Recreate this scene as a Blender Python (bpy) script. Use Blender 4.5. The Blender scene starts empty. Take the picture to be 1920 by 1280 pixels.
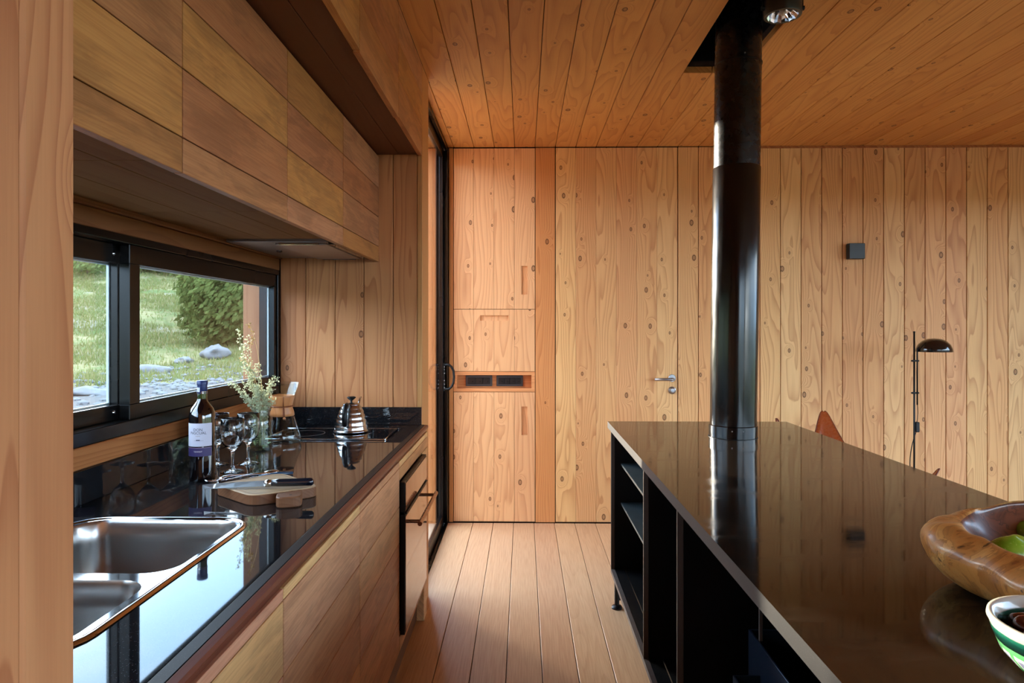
import bpy, bmesh, math, random
from mathutils import Vector, Matrix, noise
random.seed(7)
PI = math.pi
S = bpy.context.scene
C = S.collection

# ------------------------------------------------------------------ camera, sky, sun, exposure
cam_d = bpy.data.cameras.new('camera'); cam = bpy.data.objects.new('camera', cam_d); C.objects.link(cam)
cam.location = (0, 0, 1.38); cam.rotation_euler = (PI/2, 0, math.atan(21/1280))
cam_d.sensor_width = 36; cam_d.lens = 24.0; cam_d.shift_y = -27/1920; cam_d.clip_start = .02; cam_d.clip_end = 400
S.camera = cam
S.view_settings.view_transform = 'Standard'; S.view_settings.look = 'None'
S.view_settings.gamma = 1; S.view_settings.use_curve_mapping = False
S.view_settings.exposure = 2.2
S.cycles.max_bounces = 9; S.cycles.diffuse_bounces = 5; S.cycles.glossy_bounces = 5
S.cycles.transmission_bounces = 8; S.cycles.transparent_max_bounces = 16
S.cycles.caustics_reflective = False; S.cycles.caustics_refractive = False
S.cycles.sample_clamp_indirect = 6
S.cycles.use_denoising = True

wd = bpy.data.worlds.new('sky'); S.world = wd; wd.use_nodes = True
wn, wl = wd.node_tree.nodes, wd.node_tree.links
wn.clear()
wo = wn.new('ShaderNodeOutputWorld'); wb = wn.new('ShaderNodeBackground'); wl.new(wb.outputs[0], wo.inputs[0])
wt = wn.new('ShaderNodeTexCoord'); wno = wn.new('ShaderNodeTexNoise'); wno.inputs['Scale'].default_value = 2.2
wno.inputs['Detail'].default_value = 5
wm = wn.new('ShaderNodeMapping'); wm.inputs['Scale'].default_value = (1, 1, 2.5)
wl.new(wt.outputs['Generated'], wm.inputs[0]); wl.new(wm.outputs[0], wno.inputs['Vector'])
wr = wn.new('ShaderNodeValToRGB')
wr.color_ramp.elements[0].position = .42; wr.color_ramp.elements[0].color = (.42, .66, 1.0, 1)
wr.color_ramp.elements[1].position = .68; wr.color_ramp.elements[1].color = (.88, .95, 1.0, 1)
wl.new(wno.outputs['Fac'], wr.inputs[0]); wl.new(wr.outputs[0], wb.inputs['Color'])
wb.inputs['Strength'].default_value = 2.5
# the bright aureole that surrounds a low sun
wb2 = wn.new('ShaderNodeBackground'); wb2.inputs['Color'].default_value = (1, .94, .84, 1)
wdt = wn.new('ShaderNodeVectorMath'); wdt.operation = 'DOT_PRODUCT'; wl.new(wt.outputs['Generated'], wdt.inputs[0])
wdt.inputs[1].default_value = (-.65*math.cos(math.radians(8.3)), .76*math.cos(math.radians(8.3)), math.sin(math.radians(8.3)))
wpw = wn.new('ShaderNodeMath'); wpw.operation = 'POWER'; wpw.use_clamp = True; wl.new(wdt.outputs['Value'], wpw.inputs[0]); wpw.inputs[1].default_value = 110
wml = wn.new('ShaderNodeMath'); wml.operation = 'MULTIPLY'; wl.new(wpw.outputs[0], wml.inputs[0]); wml.inputs[1].default_value = 16; wl.new(wml.outputs[0], wb2.inputs['Strength'])
wad = wn.new('ShaderNodeAddShader'); wl.new(wb.outputs[0], wad.inputs[0]); wl.new(wb2.outputs[0], wad.inputs[1]); wl.new(wad.outputs[0], wo.inputs[0])

SUN_EL = math.radians(8.3)
sd = bpy.data.lights.new('sun', 'SUN'); sun = bpy.data.objects.new('sun', sd); C.objects.link(sun)
sd.energy = 7.0; sd.color = (1, .88, .70); sd.angle = math.radians(1.1)
sv = Vector((-.65*math.cos(SUN_EL), .76*math.cos(SUN_EL), math.sin(SUN_EL)))
sun.rotation_euler = sv.to_track_quat('Z', 'Y').to_euler(); sun.location = (-8, 10, 6)

CEIL = 2.648; WALL_Y = 4.814; TOP = .91

# ------------------------------------------------------------------ helpers
W = {}
def link(o, parent=None, loc=(0, 0, 0), tagd=None):
    C.objects.link(o); o.location = Vector(loc) - (W[parent.name] if parent else Vector((0, 0, 0)))
    if parent: o.parent = parent
    W[o.name] = Vector(loc)
    return o
def tag(o, label=None, cat=None, group=None, kind=None):
    if label: o['label'] = label
    if cat: o['category'] = cat
    if group: o['group'] = group
    if kind: o['kind'] = kind
    return o
def empty(name, loc, label=None, cat=None, group=None, kind=None):
    o = bpy.data.objects.new(name, None); o.empty_display_size = .05
    link(o, None, loc); return tag(o, label, cat, group, kind)
def obj(name, bm, mat, parent=None, smooth=False, origin=None):
    """bm holds world coordinates; the origin goes to its centre"""
    if smooth:
        for f in bm.faces: f.smooth = True
    vs = [v.co for v in bm.verts]
    if origin is None:
        lo = Vector([min(v[i] for v in vs) for i in range(3)]); hi = Vector([max(v[i] for v in vs) for i in range(3)])
        origin = Vector(((lo.x+hi.x)/2, (lo.y+hi.y)/2, (lo.z+hi.z)/2 if parent else lo.z))
    origin = Vector(origin)
    for v in bm.verts: v.co -= origin
    me = bpy.data.meshes.new(name); bm.to_mesh(me); bm.free()
    o = bpy.data.objects.new(name, me)
    for m in (mat if isinstance(mat, (list, tuple)) else [mat]): me.materials.append(m)
    link(o, parent, origin)
    if smooth == 'auto':
        mark_sharp(me)
    return o
def mark_sharp(me, ang=35):
    bm = bmesh.new(); bm.from_mesh(me)
    for e in bm.edges:
        if len(e.link_faces) == 2 and e.calc_face_angle(0) > math.radians(ang): e.smooth = False
    bm.to_mesh(me); bm.free()
def box(bm, x0, x1, y0, y1, z0, z1, bev=0, mi=0, M=None):
    if x0 > x1: x0, x1 = x1, x0
    if y0 > y1: y0, y1 = y1, y0
    if z0 > z1: z0, z1 = z1, z0
    r = bmesh.ops.create_cube(bm, size=1)
    vs = r['verts']
    for v in vs:
        v.co = Vector((x0+(v.co.x+.5)*(x1-x0), y0+(v.co.y+.5)*(y1-y0), z0+(v.co.z+.5)*(z1-z0)))
        if M is not None: v.co = M @ v.co
    fs = list({f for v in vs for f in v.link_faces})
    for f in fs: f.material_index = mi
    if bev:
        es = list({e for v in vs for e in v.link_edges})
        bmesh.ops.bevel(bm, geom=es, offset=bev, segments=1, affect='EDGES', material=mi)
def bx(name, mat, parent, *a, bev=.002, **k):
    bm = bmesh.new(); box(bm, *a, bev=bev); return obj(name, bm, mat, parent, **k)
def lathe(bm, prof, c=(0, 0, 0), seg=32, a0=0, a1=2*PI, mi=0):
    full = abs(a1-a0-2*PI) < 1e-6; n = seg if full else seg+1
    rows = []
    for r, z in prof:
        if r < 1e-6: rows.append([bm.verts.new((c[0], c[1], c[2]+z))])
        else: rows.append([bm.verts.new((c[0]+r*math.cos(a0+(a1-a0)*i/seg), c[1]+r*math.sin(a0+(a1-a0)*i/seg), c[2]+z)) for i in range(n)])
    for p, q in zip(rows, rows[1:]):
        for i in range(seg):
            j = (i+1) % n
            try:
                if len(p) == 1 and len(q) == 1: continue
                if len(p) == 1: f = bm.faces.new((p[0], q[j], q[i]))
                elif len(q) == 1: f = bm.faces.new((p[i], p[j], q[0]))
                else: f = bm.faces.new((p[i], p[j], q[j], q[i]))
                f.material_index = mi
            except ValueError: pass
    return rows
def tube(bm, pts, r, seg=8, cap=True, mi=0):
    pts = [Vector(p) for p in pts]; n = len(pts)
    rs = r if isinstance(r, (list, tuple)) else [r]*n
    rings = []; prev = None
    for i, p in enumerate(pts):
        t = (pts[min(i+1, n-1)]-pts[max(i-1, 0)]).normalized()
        if prev is None: u = t.orthogonal().normalized()
        else: u = (prev - t*prev.dot(t)).normalized()
        prev = u; w = t.cross(u)
        rings.append([bm.verts.new(p+(u*math.cos(2*PI*k/seg)+w*math.sin(2*PI*k/seg))*rs[i]) for k in range(seg)])
    for a, b in zip(rings, rings[1:]):
        for k in range(seg):
            f = bm.faces.new((a[k], a[(k+1) % seg], b[(k+1) % seg], b[k])); f.material_index = mi
    if cap:
        f = bm.faces.new(rings[0][::-1]); f.material_index = mi
        f = bm.faces.new(rings[-1]); f.material_index = mi
def cyl(bm, a, b, r, seg=16): tube(bm, [a, b], r, seg)
def prism(bm, pts, z0, z1, mi=0):
    a = [bm.verts.new((p[0], p[1], z0)) for p in pts]; b = [bm.verts.new((p[0], p[1], z1)) for p in pts]
    bm.faces.new(a[::-1]); bm.faces.new(b); n = len(pts)
    for i in range(n): bm.faces.new((a[i], a[(i+1) % n], b[(i+1) % n], b[i]))
def rrect(x0, x1, y0, y1, r, n=6):
    out = []
    for cx, cy, a in ((x1-r, y1-r, 0), (x0+r, y1-r, 90), (x0+r, y0+r, 180), (x1-r, y0+r, 270)):
        for i in range(n+1):
            t = math.radians(a+90*i/n); out.append((cx+r*math.cos(t), cy+r*math.sin(t)))
    return out
def sph(bm, c, rx, ry, rz, seg=16, rot=0, tilt=0):
    M = Matrix.Translation(c) @ Matrix.Rotation(rot, 4, 'Z') @ Matrix.Rotation(tilt, 4, 'Y') @ Matrix.Diagonal((rx, ry, rz, 1))
    bmesh.ops.create_uvsphere(bm, u_segments=seg, v_segments=seg*2//3, radius=1, matrix=M)

# ------------------------------------------------------------------ materials
def lin(c):
    return tuple((v/12.92 if v <= .04045 else ((v+.055)/1.055)**2.4) for v in [x/255 for x in c]) + (1,)
class NT:
    def __init__(s, name):
        s.m = bpy.data.materials.new(name); s.m.use_nodes = True; s.t = s.m.node_tree; s.n = s.t.nodes; s.l = s.t.links
        s.n.clear(); s.out = s.n.new('ShaderNodeOutputMaterial')
    def node(s, t, **k):
        n = s.n.new(t)
        for a, b in k.items(): setattr(n, a, b)
        return n
    def put(s, sock, v):
        if isinstance(v, bpy.types.NodeSocket): s.l.new(v, sock)
        elif v is not None: sock.default_value = v
    def math(s, op, a, b=None, c=None, clamp=False):
        n = s.node('ShaderNodeMath', operation=op, use_clamp=clamp)
        s.put(n.inputs[0], a); s.put(n.inputs[1], b)
        if c is not None: s.put(n.inputs[2], c)
        return n.outputs[0]
    def vmath(s, op, a, b=None, c=None):
        n = s.node('ShaderNodeVectorMath', operation=op); s.put(n.inputs[0], a); s.put(n.inputs[1], b)
        if c is not None: s.put(n.inputs[2], c)
        return n.outputs[0]
    def mix(s, f, a, b, typ='MIX'):
        n = s.node('ShaderNodeMix', data_type='RGBA', blend_type=typ); s.put(n.inputs[0], f); s.put(n.inputs[6], a); s.put(n.inputs[7], b)
        return n.outputs[2]
    def noise(s, v, scale, detail=2, rough=.5, dist=0):
        n = s.node('ShaderNodeTexNoise'); s.put(n.inputs['Vector'], v); n.inputs['Scale'].default_value = scale
        n.inputs['Detail'].default_value = detail; n.inputs['Roughness'].default_value = rough; n.inputs['Distortion'].default_value = dist
        return n.outputs['Fac']
    def ramp(s, f, els):
        n = s.node('ShaderNodeValToRGB'); s.put(n.inputs[0], f); e = n.color_ramp.elements
        while len(e) < len(els): e.new(.5)
        for i, (p, c) in enumerate(els): e[i].position = p; e[i].color = c
        return n.outputs[0]
    def comb(s, x, y, z):
        n = s.node('ShaderNodeCombineXYZ'); s.put(n.inputs[0], x); s.put(n.inputs[1], y); s.put(n.inputs[2], z); return n.outputs[0]
    def sep(s, v):
        n = s.node('ShaderNodeSeparateXYZ'); s.put(n.inputs[0], v); return n.outputs
    def maprange(s, v, a, b, c, d, smooth=True):
        n = s.node('ShaderNodeMapRange'); n.interpolation_type = 'SMOOTHSTEP' if smooth else 'LINEAR'
        s.put(n.inputs[0], v); n.inputs[1].default_value = a; n.inputs[2].default_value = b; n.inputs[3].default_value = c; n.inputs[4].default_value = d
        return n.outputs[0]
    def bump(s, h, strength=.3, dist=.002):
        n = s.node('ShaderNodeBump'); s.put(n.inputs['Height'], h); n.inputs['Strength'].default_value = strength; n.inputs['Distance'].default_value = dist
        return n.outputs[0]
    def princ(s, **k):
        n = s.node('ShaderNodeBsdfPrincipled')
        for a, b in k.items(): s.put(n.inputs[a.replace('_', ' ')], b)
        s.l.new(n.outputs[0], s.out.inputs[0]); return n

def wood(name, cols, axis='Z', ringc=.45, freq=9, amp=1.0, lin_k=5, knots=.5, rough=.55, spec=.3, fibre=.12, knot_col=(70, 35, 15), hue=.5, streak=0):
    t = NT(name)
    tc = t.node('ShaderNodeTexCoord'); oi = t.node('ShaderNodeObjectInfo'); rnd = oi.outputs['Random']
    x, y, z = t.sep(tc.outputs['Object'])
    if axis == 'Z': L, A, B = z, x, y
    elif axis == 'Y': L, A, B = y, x, z
    else: L, A, B = x, y, z
    A2 = t.math('ADD', A, B)                      # either visible face shows one of the two
    o1 = t.math('MULTIPLY', rnd, 97.3); o2 = t.math('MULTIPLY', rnd, 41.7)
    Ao = t.math('ADD', A2, o1); Lo = t.math('ADD', L, o2)
    P = t.comb(t.math('MULTIPLY', Ao, 1), t.math('MULTIPLY', Lo, .11), o1)
    n1 = t.noise(P, 7, 1.5, .45)
    F = t.math('ADD', t.math('MULTIPLY', n1, amp), t.math('MULTIPLY', A2, t.math('MULTIPLY', rnd, lin_k)))
    dist = None
    if knots:
        kv = t.comb(Ao, t.math('MULTIPLY', Lo, .62), 0)
        vo = t.node('ShaderNodeTexVoronoi', voronoi_dimensions='2D', feature='F1'); t.put(vo.inputs['Vector'], kv)
        vo.inputs['Scale'].default_value = 6.5; vo.inputs['Randomness'].default_value = .9
        cr = t.sep(vo.outputs['Color'])
        keep = t.math('LESS_THAN', cr[0], knots)
        dist = t.math('DIVIDE', t.math('DIVIDE', vo.outputs['Distance'], 6.5), t.math('ADD', .35, t.math('MULTIPLY', cr[1], .9)))
        g = t.math('MULTIPLY', keep, t.math('EXPONENT', t.math('MULTIPLY', t.math('POWER', t.math('DIVIDE', dist, .026), 2), -1)))
        F = t.math('ADD', F, t.math('MULTIPLY', g, .45))
    fr = t.math('FRACT', t.math('MULTIPLY', F, freq))
    ring = t.math('POWER', fr, 2.6)
    ring = t.math('MULTIPLY', ring, t.maprange(fr, .93, 1.0, 1, 0))
    fib = t.noise(t.comb(t.math('MULTIPLY', Ao, 1), t.math('MULTIPLY', Lo, .025), o2), 260, 2)
    base = t.ramp(t.math('FRACT', t.math('MULTIPLY', rnd, 13.7)), [(i/(len(cols)-1), lin(c)) for i, c in enumerate(cols)])
    low = t.noise(P, 3.2, 2)
    base = t.mix(t.maprange(low, .35, .7, 0, hue), base, lin(cols[0]))
    if streak:
        st = t.noise(t.comb(Ao, t.math('MULTIPLY', Lo, .22), o1), 16, 4, .65, .6)
        base = t.mix(t.maprange(st, .42, .62, 0, streak), base, t.mix(.5, base, lin((95, 60, 42))))
    dark = t.mix(1, base, lin((176, 112, 68)), 'MULTIPLY')
    col = t.mix(t.math('MULTIPLY', ring, ringc), base, dark)
    col = t.mix(t.math('MULTIPLY', t.maprange(fib, .3, .75, 0, 1), fibre), col, t.mix(1, col, lin((190, 150, 120)), 'MULTIPLY'))
    if knots:
        k1 = t.math('MULTIPLY', keep, t.maprange(dist, .007, .0125, 1, 0))
        k2 = t.math('MULTIPLY', keep, t.maprange(dist, .0095, .0135, 1, 0))
        k3 = t.math('MULTIPLY', k2, t.maprange(dist, .006, .0085, 0, 1))
        col = t.mix(t.math('MULTIPLY', k1, .55), col, lin((118, 68, 38)))
        col = t.mix(t.math('MULTIPLY', k3, .75), col, lin(knot_col))
    p = t.princ(Base_Color=col, Roughness=rough, Specular_IOR_Level=spec)
    t.put(p.inputs['Normal'], t.bump(t.math('ADD', ring, fib), .12, .0008))
    return t.m
def plain(name, c, rough=.5, metal=0, spec=.5, coat=0, bump=0, scale=40, var=0):
    t = NT(name); col = lin(c)
    tc = t.node('ShaderNodeTexCoord'); n = t.noise(tc.outputs['Object'], scale, 3)
    cc = t.mix(t.math('MULTIPLY', n, var), col, (col[0]*.4, col[1]*.4, col[2]*.4, 1)) if var else col
    p = t.princ(Base_Color=cc, Roughness=t.maprange(n, .2, .8, rough*.85, rough*1.15), Metallic=metal, Specular_IOR_Level=spec, Coat_Weight=coat)
    if bump: t.put(p.inputs['Normal'], t.bump(n, bump, .001))
    return t.m
def pane_mat(name, tint=(.90, .925, .92, 1), ior=1.45):
    t = NT(name); a = t.node('ShaderNodeBsdfTransparent'); a.inputs[0].default_value = tint
    g = t.node('ShaderNodeBsdfGlossy'); g.inputs['Roughness'].default_value = 0.0
    f = t.node('ShaderNodeFresnel'); gm = t.node('ShaderNodeNewGeometry')
    t.put(f.inputs[0], t.math('ADD', ior, t.math('MULTIPLY', gm.outputs['Backfacing'], 1/ior-ior)))
    mx = t.node('ShaderNodeMixShader'); t.l.new(f.outputs[0], mx.inputs[0]); t.l.new(a.outputs[0], mx.inputs[1]); t.l.new(g.outputs[0], mx.inputs[2])
    t.l.new(mx.outputs[0], t.out.inputs[0]); return t.m
def leafmat(name, c1, c2, sc=3):
    t = NT(name); o_ = t.node('ShaderNodeTexCoord').outputs['Object']; gi = t.node('ShaderNodeNewGeometry')
    c = t.mix(t.noise(o_, sc, 3, .7), lin(c1), lin(c2)); c = t.mix(t.math('MULTIPLY', gi.outputs['Random Per Island'], .5), c, lin(c2))
    a = t.node('ShaderNodeBsdfDiffuse'); b = t.node('ShaderNodeBsdfTranslucent'); t.put(a.inputs[0], c); t.put(b.inputs[0], c)
    m = t.node('ShaderNodeMixShader'); m.inputs[0].default_value = .35; t.l.new(a.outputs[0], m.inputs[1]); t.l.new(b.outputs[0], m.inputs[2]); t.l.new(m.outputs[0], t.out.inputs[0]); return t.m
def glass_mat(name, c=(1, 1, 1, 1), ior=1.45):
    t = NT(name); g = t.node('ShaderNodeBsdfGlass'); g.inputs['Color'].default_value = c; g.inputs['IOR'].default_value = ior; g.inputs['Roughness'].default_value = 0
    t.l.new(g.outputs[0], t.out.inputs[0]); return t.m
def stone(name, base, speck, rough, ior=1.55, dust=0):
    t = NT(name); tc = t.node('ShaderNodeTexCoord'); o = tc.outputs['Object']
    vo = t.node('ShaderNodeTexVoronoi'); t.put(vo.inputs['Vector'], o); vo.inputs['Scale'].default_value = 420
    c = t.sep(vo.outputs['Color'])
    sp = t.math('MULTIPLY', t.math('GREATER_THAN', c[0], .86), t.math('LESS_THAN', vo.outputs['Distance'], .35))
    col = t.mix(sp, lin(base), lin(speck))
    n = t.noise(o, 900, 2); col = t.mix(t.math('MULTIPLY', n, .5), col, t.mix(.5, col, lin(speck)))
    r = rough
    if dust:
        d = t.noise(t.vmath('MULTIPLY', o, (.9, 2.2, 1)), 3.2, 6, .68, 1.2)
        r = t.maprange(d, .45, .75, rough, rough+dust)
        col = t.mix(t.maprange(d, .5, .8, 0, .10), col, lin((120, 110, 95)))
    t.princ(Base_Color=col, Roughness=r, IOR=ior, Specular_IOR_Level=.5); return t.m
def steel(name, c=(190, 190, 190), rough=.22, axis='Z', aniso=0):
    t = NT(name); tc = t.node('ShaderNodeTexCoord'); sc = {'Z': (1, 1, 60), 'X': (60, 1, 1), 'Y': (1, 60, 1)}[axis]
    p = t.princ(Base_Color=lin(c), Metallic=1, Roughness=rough)
    return t.m

LARCH = [(228, 177, 118), (220, 164, 116), (230, 188, 128), (212, 156, 104), (236, 196, 138), (206, 146, 94)]
M_wall = wood('larch_wall', LARCH, 'Z', .5, 13, 1.0, 4, hue=.2)
M_dark = wood('larch_wall_deep', [(208, 144, 88), (202, 138, 84), (212, 150, 92)], 'Z', .4, 12, 1.0, 4, knots=.3)
M_endw = wood('larch_partition', [(206, 140, 90), (194, 130, 86), (212, 150, 100), (198, 134, 90)], 'Z', .5, 11, 1.1, 4, knots=.12)
M_cab = wood('larch_cabinet', [(226, 176, 126), (230, 182, 132), (220, 168, 120)], 'Z', .4, 11, 1.0, 4, knots=.5)
M_ceil = wood('larch_ceiling', [(208, 144, 76), (200, 138, 74), (214, 154, 86), (194, 128, 66), (206, 148, 84)], 'Y', .42, 11, 1.1, 3, knots=.5)
M_floor = wood('floor_wood', [(208, 166, 128), (200, 160, 122), (212, 174, 132), (196, 152, 116)], 'Y', .16, 10, .9, 8, knots=0, rough=.42, spec=.45, fibre=.3)
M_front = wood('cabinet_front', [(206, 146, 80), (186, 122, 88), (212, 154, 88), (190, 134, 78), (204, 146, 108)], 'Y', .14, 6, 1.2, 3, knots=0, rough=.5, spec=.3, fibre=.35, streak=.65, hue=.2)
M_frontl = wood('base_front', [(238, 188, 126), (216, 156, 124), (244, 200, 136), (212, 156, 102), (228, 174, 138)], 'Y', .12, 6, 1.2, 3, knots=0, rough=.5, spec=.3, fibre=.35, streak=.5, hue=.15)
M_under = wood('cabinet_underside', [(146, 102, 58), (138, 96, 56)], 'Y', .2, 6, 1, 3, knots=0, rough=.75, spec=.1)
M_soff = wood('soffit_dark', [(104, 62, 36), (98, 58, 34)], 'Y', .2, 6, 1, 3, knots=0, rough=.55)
M_soff2 = wood('header_wood', [(142, 90, 52), (134, 86, 50)], 'Y', .4, 12, 1, 8, knots=0)
M_nose = wood('nosing_wood', [(112, 58, 42), (104, 52, 38)], 'Y', .3, 14, 1, 6, knots=0, rough=.38, spec=.45)
M_trimw = wood('trim_wood', [(178, 116, 66), (170, 110, 64)], 'Y', .55, 12, 1, 8, knots=0)
M_back = plain('gap_shadow', (46, 24, 10), .9)
M_black = plain('black_aluminium', (6, 6, 7), .25, 0, .32, scale=3)
M_blackm = plain('matt_black_metal', (7, 7, 8), .4, 0, .3)
M_gran = stone('black_granite', (10, 10, 12), (70, 72, 78), .03, 1.52)
M_granh = stone('honed_granite', (22, 20, 20), (60, 57, 54), .45, 1.4)
M_isl = stone('island_top_stone', (26, 21, 17), (62, 52, 42), .05, 1.5, dust=.14)
M_isle = stone('island_edge_stone', (48, 45, 45), (66, 63, 62), .5, 1.3)
M_edgelit = plain('lit_plate_edge', (92, 84, 80), .4, .2, .4)  # black steel edges coloured grey for the window light they catch
M_pane = pane_mat('window_glass')
M_glass = glass_mat('clear_glass')
M_shell = pane_mat('thin_glass', (.96, .98, .97, 1), 1.5)
M_steel = steel('brushed_steel', (200, 200, 200), .2)
M_sink = steel('sink_steel', (176, 174, 172), .24, 'X')
M_chrome = steel('polished_steel', (225, 225, 228), .08)
M_dull = steel('satin_steel', (150, 148, 150), .35)

# ------------------------------------------------------------------ shell: floor, ceiling, walls
def planks_z(parent, name, xs, y, th, z0, z1, mat, face=-1, gap=.003, bev=.002):
    """vertical boards side by side along X, front faces at y"""
    out = []
    for a, b in zip(xs, xs[1:]):
        m = mat[len(out) % len(mat)] if isinstance(mat, list) else mat
        out.append(bx(name, m, parent, a+gap/2, b-gap/2, y, y-face*th, z0, z1, bev=bev))
    return out
def seq(a, b, p):
    out = [a]
    while out[-1]+p < b-.01: out.append(out[-1]+p)
    return out+[b]
PIT = .1433
# floor
fl = bx('floor', M_back, None, -1.2, 4.4, -2.7, WALL_Y+.05, -.06, -.022, bev=0); tag(fl, 'brown wooden plank floor of the kitchen aisle', kind='structure')
xs = [.0758+PIT*k for k in range(-4, 30)]; xs[0] = -.531
xs = [x for x in xs if x < 4.25] + [4.3]
for a, b in zip(xs, xs[1:]): bx('floor_board', M_floor, fl, a+.0015, b-.0015, -2.6, WALL_Y-.004, -.022, 0, bev=.0015)
# ceiling
ce = bx('ceiling', M_back, None, -1.3, 4.4, -2.7, 2.6, CEIL+.3, CEIL+.34, bev=0); tag(ce, 'sloping rows of orange-brown larch ceiling boards', kind='structure')
HX0, HX1, HY0, HY1 = .0833+PIT*5, .0833+PIT*7, 2.25, 3.425
xs = [.0833+PIT*k for k in range(-4, 30)]; xs = [x for x in xs if x < 4.25] + [4.3]
ch = bmesh.new()
box(ch, -.49, HX0, -2.7, WALL_Y+.1, CEIL+.035, CEIL+.06); box(ch, HX1, 4.4, -2.7, WALL_Y+.1, CEIL+.035, CEIL+.06)
box(ch, HX0, HX1, HY1, WALL_Y+.1, CEIL+.035, CEIL+.06); box(ch, HX0, HX1, -2.7, HY0, CEIL+.035, CEIL+.06)
box(ch, -.76, -.49, 3.2, WALL_Y+.3, CEIL+.035, CEIL+.06); box(ch, -1.5, -.49, -2.7, 3.2, CEIL+.035, CEIL+.06)
obj('backing', ch, M_back, ce)
for a, b in zip(xs, xs[1:]):
    if a > HX0-.01 and b < HX1+.01:
        bx('ceiling_board', M_ceil, ce, a+.0015, b-.0015, HY1, WALL_Y, CEIL, CEIL+.034)
        bx('ceiling_board', M_ceil, ce, a+.0015, b-.0015, -2.6, HY0, CEIL, CEIL+.034)
    elif b > -.48: bx('ceiling_board', M_ceil, ce, a+.0015, b-.0015, -2.6, WALL_Y, CEIL, CEIL+.034)
bx('ceiling_board', M_ceil, ce, -.531, -.4915, 3.5, WALL_Y, CEIL, CEIL+.034)
for a, b in zip(seq(-.76, -.60, .16), seq(-.76, -.60, .16)[1:]): bx('soffit_board', M_ceil, ce, a, b, 3.5, WALL_Y+.25, CEIL, CEIL+.034)
# lining of the slot round the flue
sl = bmesh.new()
box(sl, HX0-.03, HX0, HY0, HY1, CEIL+.06, CEIL+.3); box(sl, HX1, HX1+.03, HY0, HY1, CEIL+.06, CEIL+.3)
box(sl, HX0-.03, HX1+.03, HY1, HY1+.03, CEIL+.06, CEIL+.3); box(sl, HX0-.03, HX1+.03, HY0-.03, HY0, CEIL+.06, CEIL+.3)
box(sl, HX0-.03, HX1+.03, HY0-.03, HY1+.03, CEIL+.27, CEIL+.3)
obj('flue_slot_lining', sl, M_blackm, ce)
# back wall
wb_ = empty('wall_back', (1.9, WALL_Y, 0), 'wall of upright larch boards at the far end of the room', kind='structure')
bm = bmesh.new(); box(bm, -.62, .21, WALL_Y+.4, WALL_Y+.45, -.06, CEIL+.3); box(bm, .21, 4.4, WALL_Y+.03, WALL_Y+.07, -.06, CEIL+.3)
obj('backing', bm, M_back, wb_)
bx('wall_board', M_dark, wb_, -.525, -.4955, WALL_Y, WALL_Y+.02, .004, CEIL-.004)
bx('wall_board', M_dark, wb_, .0865, .224, WALL_Y, WALL_Y+.026, .004, CEIL-.004)
xs = [1.087+PIT*k for k in range(0, 23)]; xs = [x for x in xs if x < 4.25]+[4.3]
planks_z(wb_, 'wall_board', xs, WALL_Y, .026, .006, CEIL-.004, M_wall, gap=.0045)
bx('ceiling_bead', M_trimw, wb_, 1.4, 4.3, WALL_Y-.006, WALL_Y+.002, CEIL-.016, CEIL, bev=.001)
# exterior cladding that carries on past the sliding door
planks_z(wb_, 'cladding_board', [-.757, -.612], WALL_Y+.0, .026, -.02, CEIL-.004, M_dark)
# concealed plank door
d2 = empty('door_2', (.655, WALL_Y, 0), 'flush larch plank door with steel lever handle', kind='structure')
xs = [.229+(1.083-.229)*k/6 for k in range(7)]
planks_z(d2, 'door_board', xs, WALL_Y+.001, .026, .008, CEIL-.006, M_wall, gap=.0012, bev=.0008)
hd = empty('door_handle', (1.045, WALL_Y, 1.016)); W.pop(hd.name); 
hd.parent = d2; hd.location = Vector((1.045, WALL_Y, 1.016))-W[d2.name]; W[hd.name] = Vector((1.045, WALL_Y, 1.016))
bm = bmesh.new(); lathe(bm, [(0, 0), (.026, 0), (.026, .006), (.024, .008), (0, .008)], seg=24)
for v in bm.verts: v.co = Vector((1.045+v.co.x, WALL_Y-v.co.z, 1.022+v.co.y))
obj('rose', bm, M_dull, hd, 'auto')
bm = bmesh.new(); tube(bm, [(1.045, WALL_Y-.008, 1.016), (1.045, WALL_Y-.045, 1.016), (1.04, WALL_Y-.052, 1.016), (1.03, WALL_Y-.055, 1.016), (.915, WALL_Y-.055, 1.016)], .0095, 12)
obj('lever', bm, M_dull, hd, True)
bm = bmesh.new(); lathe(bm, [(0, 0), (.026, 0), (.026, .006), (.02, .009), (.017, .022), (.013, .026), (0, .027)], seg=24)
for v in bm.verts: v.co = Vector((1.045+v.co.x, WALL_Y-v.co.z, .936+v.co.y))
obj('thumb_turn', bm, M_dull, d2, 'auto')

# partition between kitchen recess and sliding door
pt = empty('wall_partition', (-.9, 3.39, 0), 'short larch board wall closing the end of the worktop', kind='structure')
bx('core', M_back, pt, -1.30, -.52, 3.315, 3.475, 0, CEIL, bev=0)
planks_z(pt, 'wall_board', [-1.178, -1.054, -.911, -.771, -.629, -.5125], 3.29, .024, .0, CEIL-.002, M_endw, gap=.003)
bx('end_board', wood('end_board_wood', [(206, 150, 92), (212, 156, 98)], 'Z', .4, 12, .8, 10, knots=0), pt, -.512, -.487, 3.289, 3.50, 0, CEIL-.002, bev=.003)
M_ext = wood('exterior_cladding', [(170, 118, 84), (160, 112, 80)], 'Z', .35, 9, 1, 4, knots=.15)
planks_z(pt, 'cladding_board', [-1.36, -1.25], 3.29, .024, .3, CEIL, M_ext)
planks_z(pt, 'cladding_board', seq(-1.36, -.512, .143), 3.50, .024, 0, CEIL, M_ext, face=1)
bx('cladding_board', M_ext, pt, -1.36, -1.336, 3.315, 3.475, 0, CEIL)
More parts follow.
